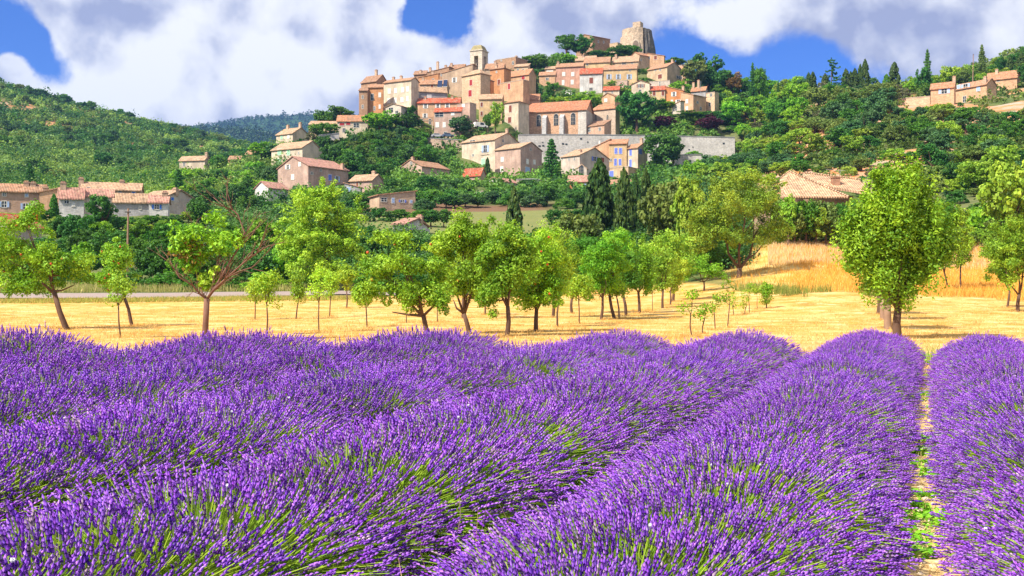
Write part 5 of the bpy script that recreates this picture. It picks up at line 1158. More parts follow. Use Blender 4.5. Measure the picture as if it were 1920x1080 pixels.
scrub('hillside_scrub', 17000, (-420, 540), (215, 860), 4.4, lm, lambda p, z: hillc(p, z) & ((p < 300) | (z > 270)) & ~((p > 330) & (p < 400) & (z > 325) & (z < 365)), 56, 31, .14)
scrub('slope_undergrowth', 3800, (1300, 2150), (112, 470), 2.6, leaf_mat('leaf_undergrowth', (.07, .14, .02), (.22, .30, .05), .3), lambda p, z: (fbm((p - 960) / F * z * .10, z * .05, 7) < -.08) & ((p < 1462) | (p > 1632) | (z > 125)) & ((p > 1385) | (z > 352) | (z < 325)), 42, 32, .2)
scrub('village_undergrowth', 6500, (480, 1340), (225, 470), 2.8, leaf_mat('leaf_village', (.04, .13, .02), (.15, .29, .04), .3), lambda p, z: (z > 240 + (p < 700) * 0) & ~((p > 970) & (p < 1380) & (z > 330) & (z < 352)) & (np.array([not any(x0 - 6 < a < x1 + 6 and zz - 4 < b < zz + 13 for x0, x1, zz, _, _ in FOOT) for a, b in zip(p, z)])) & ~((p > 975) & (p < 1170) & (z > 345) & (z < 380)) & ~((p > 1150) & (p < 1240) & (z > 452) & (z < 475)), 42, 33, .2)
scrub('ravine_undergrowth', 6500, (400, 1400), (90, 232), 2.6, leaf_mat('leaf_ravine', (.03, .10, .02), (.10, .22, .04), .25), lambda p, z: (z < 146) | ((p > 1130) | (p < 660)) , 84, 34, .17)
scrub('far_forest', 5000, (320, 740), (1600, 3100), 11, leaf_mat('leaf_forest', (.014, .05, .022), (.04, .09, .035), .1, .05), lambda p, z: z > 1500, 21, 35, .18)
for q in range(130):   # single oaks that stand out on the left hill
    rg = random.Random(500 + q); px = rg.uniform(-30, 470); Z = rg.uniform(300, 700) if q % 3 else float(np.interp(px, [0, 150, 300, 470], [700, 720, 735, 695])) - rg.uniform(0, 12)
    g = G3(px, Z); k = Z / F
    if blocked(px, 0, 20, Z) and px > 320: continue
    far_tree((g.x, g.y, g.z - .3), rg.uniform(4.5, 8.5), rg.uniform(6, 11), rg.choice(['round', 'oak', 'shrub']) if q % 3 else 'round', rg.choice(['dark', 'green', 'dark', 'blue', 'olive']), 'oak standing out of the scrub on the left hill', 'oaks in the scrub of the left hill', 'scrub_oak', 'tree')
M['plum'] = leaf_mat('leaf_plum', (.075, .22, .010), (.31, .52, .03), .25)
# ------------------------------------------------------------------ orchard trees, each grown on its own
NEARPOS = []
def near_tree(name, label, bx, by, fork, blobs, nclump, per, leaf, mat, bark='bark', r0=None, group=None, Z=None, sig=.26, seed=1, fruit=0, trunkpath=None, flat=.8, limbs=None, cat='tree', dense=.5):
    """bx, by: foot in the photo; fork: where it branches; blobs: (px, py, half width, half height, weight) of crown masses"""
    rg = np.random.default_rng(seed); rp = random.Random(seed)
    Z = Z or hit(bx, by) or 34.0; k = Z / F; g = G3(bx, Z); base_y = HOR - (g.z - CH) / k
    NEARPOS.append(tuple(g))
    def L(px, py, dy=0.0): return Vector(((px - bx) * k, dy, (base_y - py) * k))
    o = empty(name, g, 0, label, cat, group)
    H = (base_y - min(b[1] - b[3] for b in blobs)) * k; r0 = (r0 or H * .022) * .62
    fk = L(*fork); m = MB()
    tp = [Vector((0, 0, -.15)), Vector((0, 0, 0))] + [L(*q) for q in (trunkpath or [])] + [fk]
    if len(tp) == 3: tp.insert(2, fk * .5 + Vector((rp.uniform(-.04, .04), rp.uniform(-.04, .04), 0)))
    m.tube(tp, list(np.linspace(r0 * 1.25, r0 * .85, len(tp))), 8)
    wsum = sum(b[4] if len(b) > 4 else b[2] * b[3] for b in blobs); C = []; limbpts = []; blobs = [(b[0], b[1], b[2] * .90, b[3] * .88, *b[4:]) for b in blobs]; nclump = int(nclump * .66) if nclump > 30 else nclump
    for bi, b in enumerate(blobs):
        wt = (b[4] if len(b) > 4 else b[2] * b[3]) / wsum; nb = max(3, int(nclump * wt)); c0 = L(b[0], b[1], rp.uniform(-.4, .4) * b[2] * k)
        d = rg.normal(0, 1, (nb, 3)); d /= np.linalg.norm(d, axis=1, keepdims=True); rr = rg.uniform(0, 1, (nb, 1)) ** dense
        cc = np.array(c0) + d * rr * np.array([b[2] * k, b[2] * k * .9, b[3] * k]) * rg.uniform(.8, 1.14, (nb, 1)) * (1 + .24 * np.sin(4 * np.arctan2(d[:, 2:3], d[:, :1]) + seed + bi) + .14 * np.sin(7 * d[:, 1:2] + seed))
        C.append(cc)
        rm_ = r0 * min(.72, .34 + .6 * math.sqrt(wt)); sp_ = fk
        if bi >= 3:
            cand = [q for q in limbpts if (q[0] - fk).length > .25 * (c0 - fk).length] or limbpts; sp_, rq = min(cand, key=lambda q: (q[0] - c0).length + .3 * (q[0] - fk).length); rm_ = min(rm_, rq * .9)
        e = sp_.lerp(c0, .95); l_ = (e - sp_).length
        q1 = sp_.lerp(e, .33) + Vector((rp.uniform(-.06, .06), rp.uniform(-.06, .06), -.05)) * l_; q2 = sp_.lerp(e, .68) + Vector((rp.uniform(-.06, .06), rp.uniform(-.06, .06), .03)) * l_
        pts_ = [(fk - Vector((0, 0, r0 * .7))) if bi < 3 else sp_, q1, q2, e]; m.tube(pts_, [rm_, rm_ * .75, rm_ * .5, rm_ * .2], 7)
        for f in np.linspace(.2, 1, 7): limbpts.append((pts_[int(min(f * 3, 2.99))].lerp(pts_[int(min(f * 3, 2.99)) + 1], f * 3 - int(min(f * 3, 2.99))), rm_ * (1 - f * .75)))
        for j in range(max(2, int(math.sqrt(nb) * .75))):
            e2 = Vector(cc[rp.randrange(nb)]); f = rp.uniform(.35, .9); i_ = int(f * 3); st = pts_[i_].lerp(pts_[i_ + 1], f * 3 - i_); r1 = rm_ * (1 - f * .75) * .6
            mid = st.lerp(e2, .5) + Vector((rp.uniform(-.08, .08), rp.uniform(-.08, .08), rp.uniform(-.10, .05)))
            m.tube([st, mid, e2], [r1, r1 * .6, max(r1 * .15, .003)], 5)
            for g_ in (.3, .5, .75, 1): limbpts.append((st.lerp(mid, g_ * 2) if g_ < .5 else mid.lerp(e2, g_ * 2 - 1), r1 * (1 - g_ * .8)))
    C = np.vstack(C)
    LP = np.array([tuple(p[0]) for p in limbpts]); LR = [p[1] for p in limbpts]
    for c in C[::2]:
        i = int(np.argmin(np.linalg.norm(LP - c, axis=1))); a = Vector(LP[i]); e = Vector(c); mid = a.lerp(e, .5) + Vector((0, 0, -.03)); r1 = max(min(LR[i] * .5, .018), .005)
        m.tube([a, mid, e], [r1, r1 * .7, .003], 4)
    for q in (limbs or []):
        pts = [fk] + [L(*p) for p in q[1:]]; m.tube(pts, list(np.linspace(r0 * q[0], r0 * q[0] * .3, len(pts))), 7)
    m.build('trunk', M[bark], o, True)
    far_ = Z > 60; per = int(per * (2.7 if not far_ else 2.0)); leaf = leaf * (.59 if not far_ else .68)
    # loose sprays that break the outline
    S = []
    for b in blobs:
        ns = max(1, int(nclump * .10 * (b[4] if len(b) > 4 else b[2] * b[3]) / wsum)) if nclump > 30 else 0
        for j in range(ns):
            d = rg.normal(0, 1, 3); d[2] = abs(d[2]) if rg.uniform() < .75 else d[2]; d /= np.linalg.norm(d); c0 = np.array(L(b[0], b[1])); e0 = np.array([b[2] * k, b[2] * k * .9, b[3] * k])
            for f in (1.12, 1.24, 1.36): S.append(c0 + d * e0 * f + rg.normal(0, .03, 3))
    if S:
        S = np.array(S); P2, N2, tn2 = clump_cloud(S, np.full(len(S), sig * .38), max(6, per // 4), rg, (1, 1, 1))
    P, N, tn = clump_cloud(C, rg.uniform(sig * .7, sig * 1.5, len(C)), per, rg, (1, 1, flat)); 
    if len(S): P, N, tn = np.vstack([P, P2]), np.vstack([N, N2]), np.concatenate([tn, tn2])
    N = N * 1.1 + rg.normal(0, .15, N.shape); V, Q, col = leaf_cards(P + rg.normal(0, sig * .14, P.shape), N, leaf, rg, 2.0, tn)
    link('crown', quads_mesh('crown', V, Q, col, M[mat]), o)
    if fruit:
        fm = MB()
        for i in range(fruit):
            p = P[rp.randrange(len(P))]; r_ = .045; c = (p[0], p[1]); fm.lathe([(.01, p[2] + r_), (r_ * .8, p[2] + r_ * .6), (r_, p[2]), (r_ * .75, p[2] - r_ * .6), (.008, p[2] - r_)], 6, c)
        tag(fm.build('fruit', plain('red_fruit', (.55, .09, .03), .4), o, True), kind='stuff')
    return o
nt = near_tree
nt('apple_tree', 'big leaning apple tree with reddish fruit at the left edge', 125, 618, (101, 546), [(52, 420, 36, 34), (20, 470, 58, 60), (100, 480, 62, 48), (55, 520, 70, 36), (140, 505, 50, 34), (20, 535, 46, 22), (60, 395, 20, 24)], 210, 60, .085, 'apple', seed=1, fruit=42, trunkpath=[(112, 585)], r0=.15, sig=.27, limbs=[(.5, (115, 545), (140, 534)), ])
nt('apple_tree', 'small leaning apple tree with fruit behind a thin sapling', 247, 611, (230, 548), [(228, 500, 34, 40), (212, 520, 36, 30), (205, 480, 22, 20), (225, 465, 16, 16)], 95, 55, .08, 'apple', seed=2, fruit=22, r0=.10, sig=.24)
nt('sapling', 'thin forked sapling in front of the small leaning apple tree', 226, 634, (222, 572), [(222, 530, 20, 24), (212, 552, 10, 14), (238, 545, 12, 12)], 22, 26, .07, 'moss', r0=.035, seed=3, sig=.2)
nt('sapling', 'young tree with yellow green leaves right of the dead branches', 478, 600, (478, 560), [(480, 540, 13, 24)], 20, 34, .085, 'lime', r0=.04, seed=5, sig=.26)
nt('sapling', 'slightly larger young tree with a fan of yellow green leaves', 500, 628, (500, 570), [(497, 540, 24, 24), (505, 522, 16, 14)], 34, 36, .075, 'lime', r0=.04, seed=6, sig=.24)
nt('sapling', 'slim leaning young tree with darker leaves', 555, 598, (561, 556), [(561, 540, 15, 26), (556, 520, 10, 16)], 26, 36, .085, 'apple', r0=.05, seed=7, sig=.26)
nt('sapling', 'thin sapling with wispy upright twigs', 598, 623, (598, 568), [(590, 545, 14, 22), (606, 535, 14, 22), (600, 505, 16, 18), (617, 520, 8, 14)], 34, 20, .07, 'lime', r0=.035, seed=8, sig=.24)
nt('sapling', 'young yellow green tree right of the wispy sapling', 618, 594, (620, 556), [(622, 530, 12, 26)], 18, 34, .09, 'lime', r0=.045, seed=9, sig=.28)
nt('sapling', 'thin sapling left of the gnarled apple tree', 688, 614, (686, 570), [(684, 552, 22, 16), (690, 562, 14, 10)], 24, 26, .08, 'lime', r0=.04, seed=10, sig=.26)
nt('sapling', 'very thin sapling seen under the gnarled apple tree', 762, 606, (762, 580), [(762, 565, 10, 14)], 8, 22, .08, 'lime', r0=.035, seed=11, sig=.24)
nt('sapling', 'very thin sapling left of the forked apple tree', 820, 604, (820, 570), [(820, 555, 12, 14)], 8, 22, .08, 'lime', r0=.035, seed=12, sig=.24)
nt('apple_tree', 'gnarled apple tree with a low bare limb on its left', 805, 637, (794, 592), [(750, 455, 22, 28), (700, 500, 44, 30), (755, 500, 48, 32), (690, 545, 32, 20), (770, 555, 50, 36), (820, 560, 36, 34), (725, 555, 20, 14), (820, 500, 26, 30), (715, 447, 18, 10)], 230, 46, .075, 'apple', seed=13, r0=.13, sig=.21, limbs=[(.6, (765, 590), (735, 585)), (.55, (815, 572), (838, 566))], fruit=14)
nt('apple_tree', 'forked apple tree right of the gnarled one', 880, 626, (870, 588), [(865, 450, 42, 40), (830, 470, 30, 36), (900, 470, 34, 44), (860, 520, 50, 40), (905, 530, 30, 34), (872, 418, 22, 16)], 210, 54, .08, 'apple', seed=14, r0=.13, sig=.24, trunkpath=[(876, 608)], limbs=[(.6, (856, 578), (850, 562)), (.5, (874, 570), (876, 550))], fruit=16)
nt('fruit_tree', 'round fruit tree with a straight dark trunk in the middle of the orchard', 951, 631, (952, 574), [(945, 450, 44, 42), (920, 490, 30, 36), (975, 490, 36, 44), (945, 530, 40, 40), (920, 562, 24, 28)], 190, 54, .08, 'apple', seed=15, r0=.12, sig=.24)
nt('cherry_tree', 'bright fruit tree with red cherries near the middle', 1005, 623, (1006, 580), [(1010, 480, 50, 50), (985, 520, 34, 40), (1035, 520, 34, 44), (1005, 555, 46, 30)], 200, 56, .08, 'bright', seed=16, r0=.12, sig=.25, fruit=40)
nt('sapling', 'slim tree behind the bright cherry tree', 910, 590, (909, 560), [(905, 530, 28, 24)], 30, 40, .09, 'apple', seed=17, r0=.07, sig=.28)
nt('fruit_tree', 'slim straight fruit tree right of the cherry tree', 1045, 613, (1047, 565), [(1045, 510, 26, 38), (1040, 470, 18, 20), (1052, 545, 20, 18)], 66, 50, .08, 'apple', seed=18, r0=.06, sig=.25)
nt('sapling', 'weeping yellow green sapling in the middle of the orchard', 1086, 608, (1085, 562), [(1084, 535, 22, 28), (1075, 550, 12, 18), (1098, 545, 12, 18)], 44, 40, .085, 'lime', seed=19, r0=.04, sig=.26)
nt('fruit_tree', 'round bright tree with a slightly bent trunk right of the weeping sapling', 1127, 600, (1130, 558), [(1120, 500, 34, 40), (1140, 470, 32, 34), (1115, 535, 28, 24)], 120, 54, .09, 'bright', seed=20, r0=.10, sig=.28)
nt('fruit_tree', 'leafy tree with a trunk leaning right in the right orchard', 1152, 598, (1143, 555), [(1150, 490, 34, 44), (1160, 450, 26, 22), (1140, 530, 28, 24)], 120, 54, .09, 'bright', seed=21, r0=.12, sig=.28)
nt('fruit_tree', 'second leaning tree behind the leafy leaning one', 1174, 592, (1168, 552), [(1172, 500, 28, 40), (1180, 530, 24, 24)], 80, 54, .095, 'green', seed=22, r0=.12, sig=.3)
nt('fruit_tree', 'thin pale trunked tree between the two leaning trees', 1161, 597, (1157, 560), [(1158, 540, 16, 18)], 18, 40, .09, 'apple', 'barkpale', seed=23, r0=.07, sig=.28)
nt('fruit_tree', 'dark trunked round tree right of the leaning trees', 1199, 587, (1197, 548), [(1200, 490, 34, 42), (1185, 520, 24, 24), (1215, 525, 24, 24)], 110, 54, .095, 'bright', seed=24, r0=.12, sig=.3)
nt('fruit_tree', 'light green tree with upright leaves left of its slimmer twin', 1242, 579, (1243, 545), [(1240, 505, 28, 34), (1250, 480, 18, 18), (1235, 530, 20, 14)], 80, 50, .1, 'moss', seed=25, r0=.11, sig=.3)
nt('fruit_tree', 'slimmer light green tree right of its twin', 1257, 573, (1257, 545), [(1264, 510, 22, 30), (1262, 535, 16, 14)], 50, 50, .1, 'lime', seed=26, r0=.08, sig=.3)
nt('sapling', 'thin bare stemmed sapling left of the light green twins', 1223, 583, (1223, 550), [(1223, 540, 10, 10)], 8, 30, .09, 'moss', seed=27, r0=.03, sig=.25)
for i, (bx, by, top, wd, sd_, lb) in enumerate([(1297, 632, 535, 26, 31, 'young leafy sapling with a twisted stem, first of the right sapling group'), (1317, 626, 565, 16, 32, 'narrow sapling just right of the twisted one'), (1341, 619, 545, 20, 33, 'leaning sapling in the right sapling group'),
                                            (1364, 615, 518, 20, 34, 'taller sapling with tufts of bright leaves'), (1376, 592, 552, 8, 35, 'very small bare sapling behind the taller tufted one'), (1396, 590, 552, 8, 36, 'very small bare sapling near the green bush'), (1405, 586, 524, 14, 37, 'slim sapling left of the upright green bush')]):
    nt('sapling', lb, bx, by, (bx + (4 if i % 2 else -2), by - (by - top) * .45), [(bx + 3, top + (by - top) * .22, wd * .6, (by - top) * .20), (bx - wd * .4, top + (by - top) * .42, wd * .6, 9)], 11 if wd > 12 else 4, 13, .075, 'plum' if wd > 12 else 'moss', r0=.032, seed=sd_, sig=.2)
nt('young_shrub', 'upright green bush at the edge of the mown slope', 1437, 578, (1437, 565), [(1433, 545, 7, 28), (1443, 540, 6, 24), (1436, 565, 7, 10)], 30, 26, .08, 'bright', seed=38, r0=.05, sig=.22, cat='shrub')
nt('sapling', 'wispy sapling beside the upright green bush', 1420, 580, (1420, 560), [(1418, 545, 7, 14)], 6, 22, .08, 'moss', seed=39, r0=.025, sig=.2)
nt('multistem_tree', 'large multi-stem tree with a broad yellow green crown on the mown slope', 1386, 521, (1387, 502), [(1390, 380, 76, 56), (1340, 400, 52, 60), (1435, 410, 44, 54), (1300, 430, 36, 36), (1360, 438, 56, 32), (1430, 448, 36, 26), (1400, 335, 50, 26), (1345, 345, 36, 24), (1300, 462, 24, 18)], 330, 76, .14, 'moss', seed=40, r0=.34, sig=.50, limbs=[(.5, (1400, 488), (1420, 472), (1432, 455))])
nt('fruit_tree', 'dark stemmed tree left of the large multi-stem tree', 1335, 521, (1335, 505), [(1320, 455, 40, 44), (1290, 480, 36, 36), (1340, 485, 24, 18)], 120, 56, .13, 'green', seed=41, r0=.2, sig=.45)
nt('fruit_tree', 'tree with drooping leaves below the dark stemmed one', 1320, 546, (1320, 528), [(1305, 500, 34, 26), (1340, 510, 24, 18), (1285, 515, 18, 12)], 80, 50, .11, 'bright', seed=42, r0=.1, sig=.34)
nt('plum_tree', 'large dense egg shaped plum tree with a dark trunk on the right', 1683, 636, (1684, 578), [(1680, 430, 80, 70), (1640, 450, 52, 70), (1725, 440, 52, 70), (1690, 360, 52, 46), (1660, 512, 52, 38), (1718, 505, 42, 38), (1688, 545, 32, 18), (1620, 420, 30, 50), (1745, 470, 34, 46), (1705, 335, 22, 24), (1606, 455, 34, 46), (1765, 440, 30, 48), (1650, 345, 24, 30), (1735, 360, 26, 34)], 400, 80, .085, 'plum', seed=43, r0=.19, sig=.25, flat=2.0, limbs=[(.7, (1690, 560), (1708, 545), (1716, 520)), (.6, (1676, 560), (1665, 540))])
nt('plum_tree', 'pale trunked plum tree just behind the dark trunked one', 1665, 618, (1664, 560), [(1650, 470, 46, 70), (1630, 500, 34, 50), (1690, 500, 40, 60)], 140, 60, .09, 'plum', 'barkpale', seed=44, r0=.2, sig=.32)
nt('plum_tree', 'third plum tree in the receding row, trunk half hidden', 1656, 600, (1655, 560), [(1660, 480, 40, 60)], 60, 56, .1, 'green', 'barkpale', seed=45, r0=.18, sig=.34)
nt('plum_tree', 'farthest plum tree of the receding row, only its foot showing', 1648, 589, (1648, 555), [(1650, 490, 36, 50)], 50, 56, .1, 'green', seed=46, r0=.17, sig=.34)
nt('young_tree', 'slim young tree with a narrow crown on the golden slope', 1801, 544, (1801, 500), [(1803, 430, 24, 40), (1803, 470, 22, 24), (1800, 400, 14, 14), (1803, 490, 12, 12)], 110, 50, .11, 'apple', seed=47, r0=.1, sig=.32)
nt('young_tree', 'tree with a leaning trunk left of the slim young tree', 1778, 544, (1771, 512), [(1765, 440, 26, 50), (1768, 485, 24, 28), (1778, 400, 22, 26)], 110, 50, .11, 'green', seed=48, r0=.1, sig=.34)
nt('young_tree', 'broad tree with two low forks at the right edge', 1908, 585, (1911, 552), [(1900, 470, 44, 50), (1870, 480, 28, 36), (1930, 480, 44, 60), (1895, 430, 34, 30), (1890, 520, 36, 22)], 220, 54, .095, 'apple', seed=49, r0=.14, sig=.32)
nt('young_tree', 'thinner tree left of the broad tree at the right edge', 1889, 577, (1893, 545), [(1885, 500, 30, 30), (1870, 460, 22, 26)], 70, 50, .1, 'apple', seed=50, r0=.09, sig=.32)
nt('lime_tree', 'tall bright yellow green tree behind the road', 612, 545, (610, 500), [(600, 385, 50, 42), (560, 420, 40, 42), (640, 410, 40, 46), (600, 450, 76, 44), (545, 460, 34, 36), (655, 460, 36, 34), (600, 500, 70, 28), (575, 365, 24, 22), (615, 362, 22, 20)], 460, 60, .17, 'lime', Z=84, seed=51, r0=.35, sig=.52, flat=.7)
nt('fruit_tree', 'young tree with a low crown near the road in the middle', 650, 575, (650, 548), [(650, 520, 18, 22)], 26, 40, .11, 'lime', seed=52, r0=.07, sig=.32, Z=58)
nt('fruit_tree', 'rounded tree half hidden behind the gnarled apple tree', 868, 596, (868, 560), [(885, 470, 44, 44), (910, 500, 30, 40)], 110, 50, .1, 'moss', seed=53, r0=.12, sig=.34, Z=46)
nt('fruit_tree', 'rounded tree behind the cherry tree', 1037, 594, (1037, 560), [(1040, 460, 40, 34), (1010, 450, 34, 30), (1060, 490, 28, 34)], 120, 50, .1, 'moss', seed=54, r0=.12, sig=.34, Z=47)
nt('fruit_tree', 'rounded tree behind the weeping sapling', 1072, 588, (1072, 560), [(1090, 470, 36, 34), (1100, 500, 28, 30)], 100, 50, .1, 'green', seed=55, r0=.12, sig=.34, Z=52)
nt('fruit_tree', 'yellow green tree in front of the large multi-stem tree row', 1262, 560, (1262, 540), [(1270, 470, 34, 36), (1240, 460, 28, 28), (1285, 500, 22, 24)], 100, 50, .11, 'moss', seed=56, r0=.14, sig=.36, Z=64)

# half-dead tree
def dead_tree():
    bx, by = 384, 641; Z = hit(bx, by) or 32; k = Z / F; g = G3(bx, Z); base_y = HOR - (g.z - CH) / k
    L = lambda px, py, dy=0.0: Vector(((px - bx) * k, dy, (base_y - py) * k)); rp = random.Random(9)
    o = empty('half_dead_tree', g, 0, 'half dead tree with bare pinkish branches reaching right and sparse green leaves', 'tree'); m = MB()
    m.tube([L(384, 655), L(384, 640), L(386, 600), L(388, 560)], [.11, .095, .08, .08], 9)
    tips = []
    def br(p, pts, r, depth, spread):
        path = [p] + pts; m.tube(path, list(np.linspace(r, r * .35, len(path))), 6 if r > .02 else 4)
        if depth == 0: tips.append(path[-1]); return
        for i in range(1, len(path)):
            for _ in range(2 if depth > 1 else 3):
                a = path[i - 1].lerp(path[i], rp.uniform(.2, 1)); d = (path[i] - path[i - 1]).normalized(); q = Vector((rp.gauss(0, 1), rp.gauss(0, 1), rp.gauss(.25, .8))).normalized()
                dd = (d + q * spread).normalized(); l = (path[-1] - path[0]).length * rp.uniform(.28, .5)
                b = a + dd * l * .5 + Vector((0, 0, rp.uniform(-.03, .05))); c = b + (dd + Vector((rp.gauss(0, .3), rp.gauss(0, .3), rp.gauss(.1, .3)))).normalized() * l * .5
                br(a, [b, c], max(r * .42, .0035), depth - 1, spread)
    f = L(388, 561)
    br(f, [L(402, 544, -.1), L(430, 522, -.3), L(470, 490, -.5), L(505, 466, -.6)], .045, 2, .7)
    br(f, [L(400, 545), L(418, 510, .1), L(440, 470, .2), L(455, 435, .2), L(440, 400, .3), L(425, 388, .3)], .042, 2, .65)
    br(f, [L(398, 543), L(408, 520, .3), L(396, 480, .5), L(385, 455, .6)], .03, 2, .65)
    br(f, [L(376, 552), L(366, 535, -.2), L(345, 520, -.4), L(328, 490, -.4)], .038, 2, .8)
    br(f, [L(372, 548, .3), L(352, 500, .6), L(345, 460, .6), L(350, 425, .6)], .03, 2, .8)
    br(L(430, 522, -.3), [L(455, 510, -.5), L(485, 502, -.7), L(520, 470, -.8)], .02, 1, .6)
    br(L(440, 470, .2), [L(468, 440, .2), L(490, 410, .2)], .018, 1, .8)
    m.build('trunk', plain('bark_dead', (.19, .10, .07), .9), o, True)
    rg = np.random.default_rng(8)
    def fol(blobs, mat, name, per, lf, sg):
        C = []
        for (px, py, rx, ry, n_) in blobs:
            d = rg.normal(0, 1, (n_, 3)); d /= np.linalg.norm(d, axis=1, keepdims=True); C.append(np.array(L(px, py, .2)) + d * rg.uniform(0, 1, (n_, 1)) ** .5 * np.array([rx * k, rx * k, ry * k]))
        P, N, tn = clump_cloud(np.vstack(C), sg, per, rg); V, Q, col = leaf_cards(P, N, lf, rg, 2, tn); link(name, quads_mesh(name, V, Q, col, M[mat]), o)
    fol([(345, 450, 36, 38, 24), (395, 440, 44, 44, 24), (430, 450, 24, 34, 10), (360, 490, 30, 22, 14)], 'plum', 'crown', 34, .065, .20)
    fol([(398, 515, 9, 26, 16), (380, 525, 8, 16, 8)], 'lime', 'sprouts', 34, .07, .12)
    fol([(345, 480, 26, 36, 22)], 'rust', 'dry_leaves', 16, .055, .2)
dead_tree()
# ------------------------------------------------------------------ lavender
def lav_mat(name, base_col, tipc, vscale=1.0):
    m, t, o = new_mat(name); at = t.add('ShaderNodeAttribute'); at.attribute_name = 'col'
    oi = t.add('ShaderNodeObjectInfo').outputs['Random']; hs = t.add('ShaderNodeHueSaturation'); t.l.new(at.outputs['Color'], hs.inputs['Color'])
    t.put(hs.inputs['Hue'], t.math('MULTIPLY_ADD', oi, .012, .494)); t.put(hs.inputs['Value'], t.math('MULTIPLY_ADD', t.math('FRACT', t.math('MULTIPLY', oi, 5.7)), .25, .88))
    d = t.add('ShaderNodeBsdfPrincipled'); d.inputs['Roughness'].default_value = .65; d.inputs['Specular IOR Level'].default_value = .15; t.l.new(hs.outputs[0], d.inputs['Base Color'])
    tr = t.add('ShaderNodeBsdfTranslucent'); t.l.new(hs.outputs[0], tr.inputs[0]); mx = t.add('ShaderNodeMixShader'); mx.inputs[0].default_value = .25
    t.l.new(d.outputs[0], mx.inputs[1]); t.l.new(tr.outputs[0], mx.inputs[2]); t.l.new(mx.outputs[0], o.inputs[0]); return m
LM = lav_mat('lavender', None, None)
LAV_R, LAV_H = 1.0, .62
def lav_bush(seed, n=2100, detail=True):
    rg = np.random.default_rng(seed)
    # directions over the dome, thinner low down; patchy gaps let the green stems show
    u = rg.uniform(0, 1, n); el = np.arccos(1 - u * 1.02 + 0 * u); el = np.clip(el, 0, R(88)); az = rg.uniform(0, 6.283, n)
    d = np.stack([np.sin(el) * np.cos(az), np.sin(el) * np.sin(az), np.cos(el)], 1)
    gapn = fbm(d[:, 0] * 3.1 + seed, d[:, 1] * 3.1, seed) ; keep = (gapn > -.31) | (rg.uniform(0, 1, n) < .3); d = d[keep]; el = el[keep]; n = len(d)
    rad = rg.normal(1, .055, (n, 1)) * (1 + .05 * np.sin(d[:, :1] * 7 + seed) * np.cos(d[:, 1:2] * 6))
    tip = d * rad * np.array([LAV_R, LAV_R, LAV_H]) + np.array([0, 0, .06]); tip[:, 0] += .06 * tip[:, 2]
    root = np.stack([d[:, 0] * .26, d[:, 1] * .26, np.full(n, .08)], 1) + rg.normal(0, .05, (n, 3)) * [1, 1, .3]
    ctrlp = root + (tip - root) * .5 + np.stack([0 * el, 0 * el, .05 + .07 * np.sin(el)], 1)
    tan = tip - ctrlp; tan /= np.linalg.norm(tan, axis=1, keepdims=True); tan = tan + rg.normal(0, .13, (n, 3)) + np.array([.05, 0, .24]); tan /= np.linalg.norm(tan, axis=1, keepdims=True)
    L = rg.uniform(.045, .085, (n, 1)); s0 = tip - tan * L * .4; s1 = tip + tan * L * .6
    a = np.cross(tan, rg.normal(0, 1, (n, 3))); a /= np.linalg.norm(a, axis=1, keepdims=True); b = np.cross(tan, a)
    # spikes: rings of 3
    prof = [(0, .35), (.10, 1.0), (.26, .72), (.44, 1.1), (.62, .72), (.80, .85), (1.0, .12)]; w_ = rg.uniform(.0052, .0078, (n, 1)); rings = []
    for i, (f, r_) in enumerate(prof):
        c = s0 + (s1 - s0) * f; rg_ = []
        for j in range(3):
            an = 2.094 * j + (i % 2) * 1.05; rg_.append(c + (a * math.cos(an) + b * math.sin(an)) * w_ * r_)
        rings.append(np.stack(rg_, 1))
    V1 = np.concatenate(rings, 1); k = 3; P_ = len(prof); q = []
    for i in range(P_ - 1):
        for j in range(3): q.append((i * 3 + j, i * 3 + (j + 1) % 3, (i + 1) * 3 + (j + 1) % 3, (i + 1) * 3 + j))
    Q1 = (np.arange(n)[:, None, None] * (3 * P_) + np.array(q)[None]).reshape(-1, 4)
    hue = rg.uniform(0, 1, (n, 1)); light = rg.uniform(0, 1, (n, 1)) ** 1.3
    c0 = np.array([.13, .030, .45]) * (1 - hue) + np.array([.26, .045, .50]) * hue
    c1 = np.array([.53, .23, .88]); base = c0 * (1 - light * .85) + c1 * light * .85
    dry = rg.uniform(0, 1, (n, 1)) < .07; base = np.where(dry, np.array([.36, .25, .36]) * rg.uniform(.5, 1.3, (n, 1)), base)
    ring = np.array([.5, 1.25, .7, 1.35, .75, 1.3, 1.1]); colr = base[:, None, None] * ring[None, :, None, None] * rg.uniform(.75, 1.25, (n, P_, 3, 1))
    wh = rg.uniform(0, 1, (n, P_, 3, 1)) < .010; colr = np.where(wh, np.array([.72, .60, .72]), colr)
    col1 = np.clip(colr, 0, 1).reshape(-1, 3)
    # stems: two-segment ribbons
    def ribbon(p0, p1, p2, w0, colA, colB):
        m_ = len(p0); t0 = p1 - p0; sd = np.cross(t0, rg.normal(0, 1, (m_, 3))); sd /= np.linalg.norm(sd, axis=1, keepdims=True) + 1e-9; sd *= w0
        V = np.stack([p0 - sd, p0 + sd, p1 - sd, p1 + sd, p2 - sd * .6, p2 + sd * .6], 1).reshape(-1, 3)
        Q = (np.arange(m_)[:, None, None] * 6 + np.array([[0, 1, 3, 2], [2, 3, 5, 4]])[None]).reshape(-1, 4)
        C_ = np.stack([colA, colA, (colA + colB) / 2, (colA + colB) / 2, colB, colB], 1).reshape(-1, 3); return V, Q, C_
    g = rg.uniform(0, 1, (n, 1)); gc = np.array([.14, .30, .02]) * (1 - g) + np.array([.40, .55, .05]) * g
    V2, Q2, c2 = ribbon(root, ctrlp, s0, .0030, gc * .8, gc)
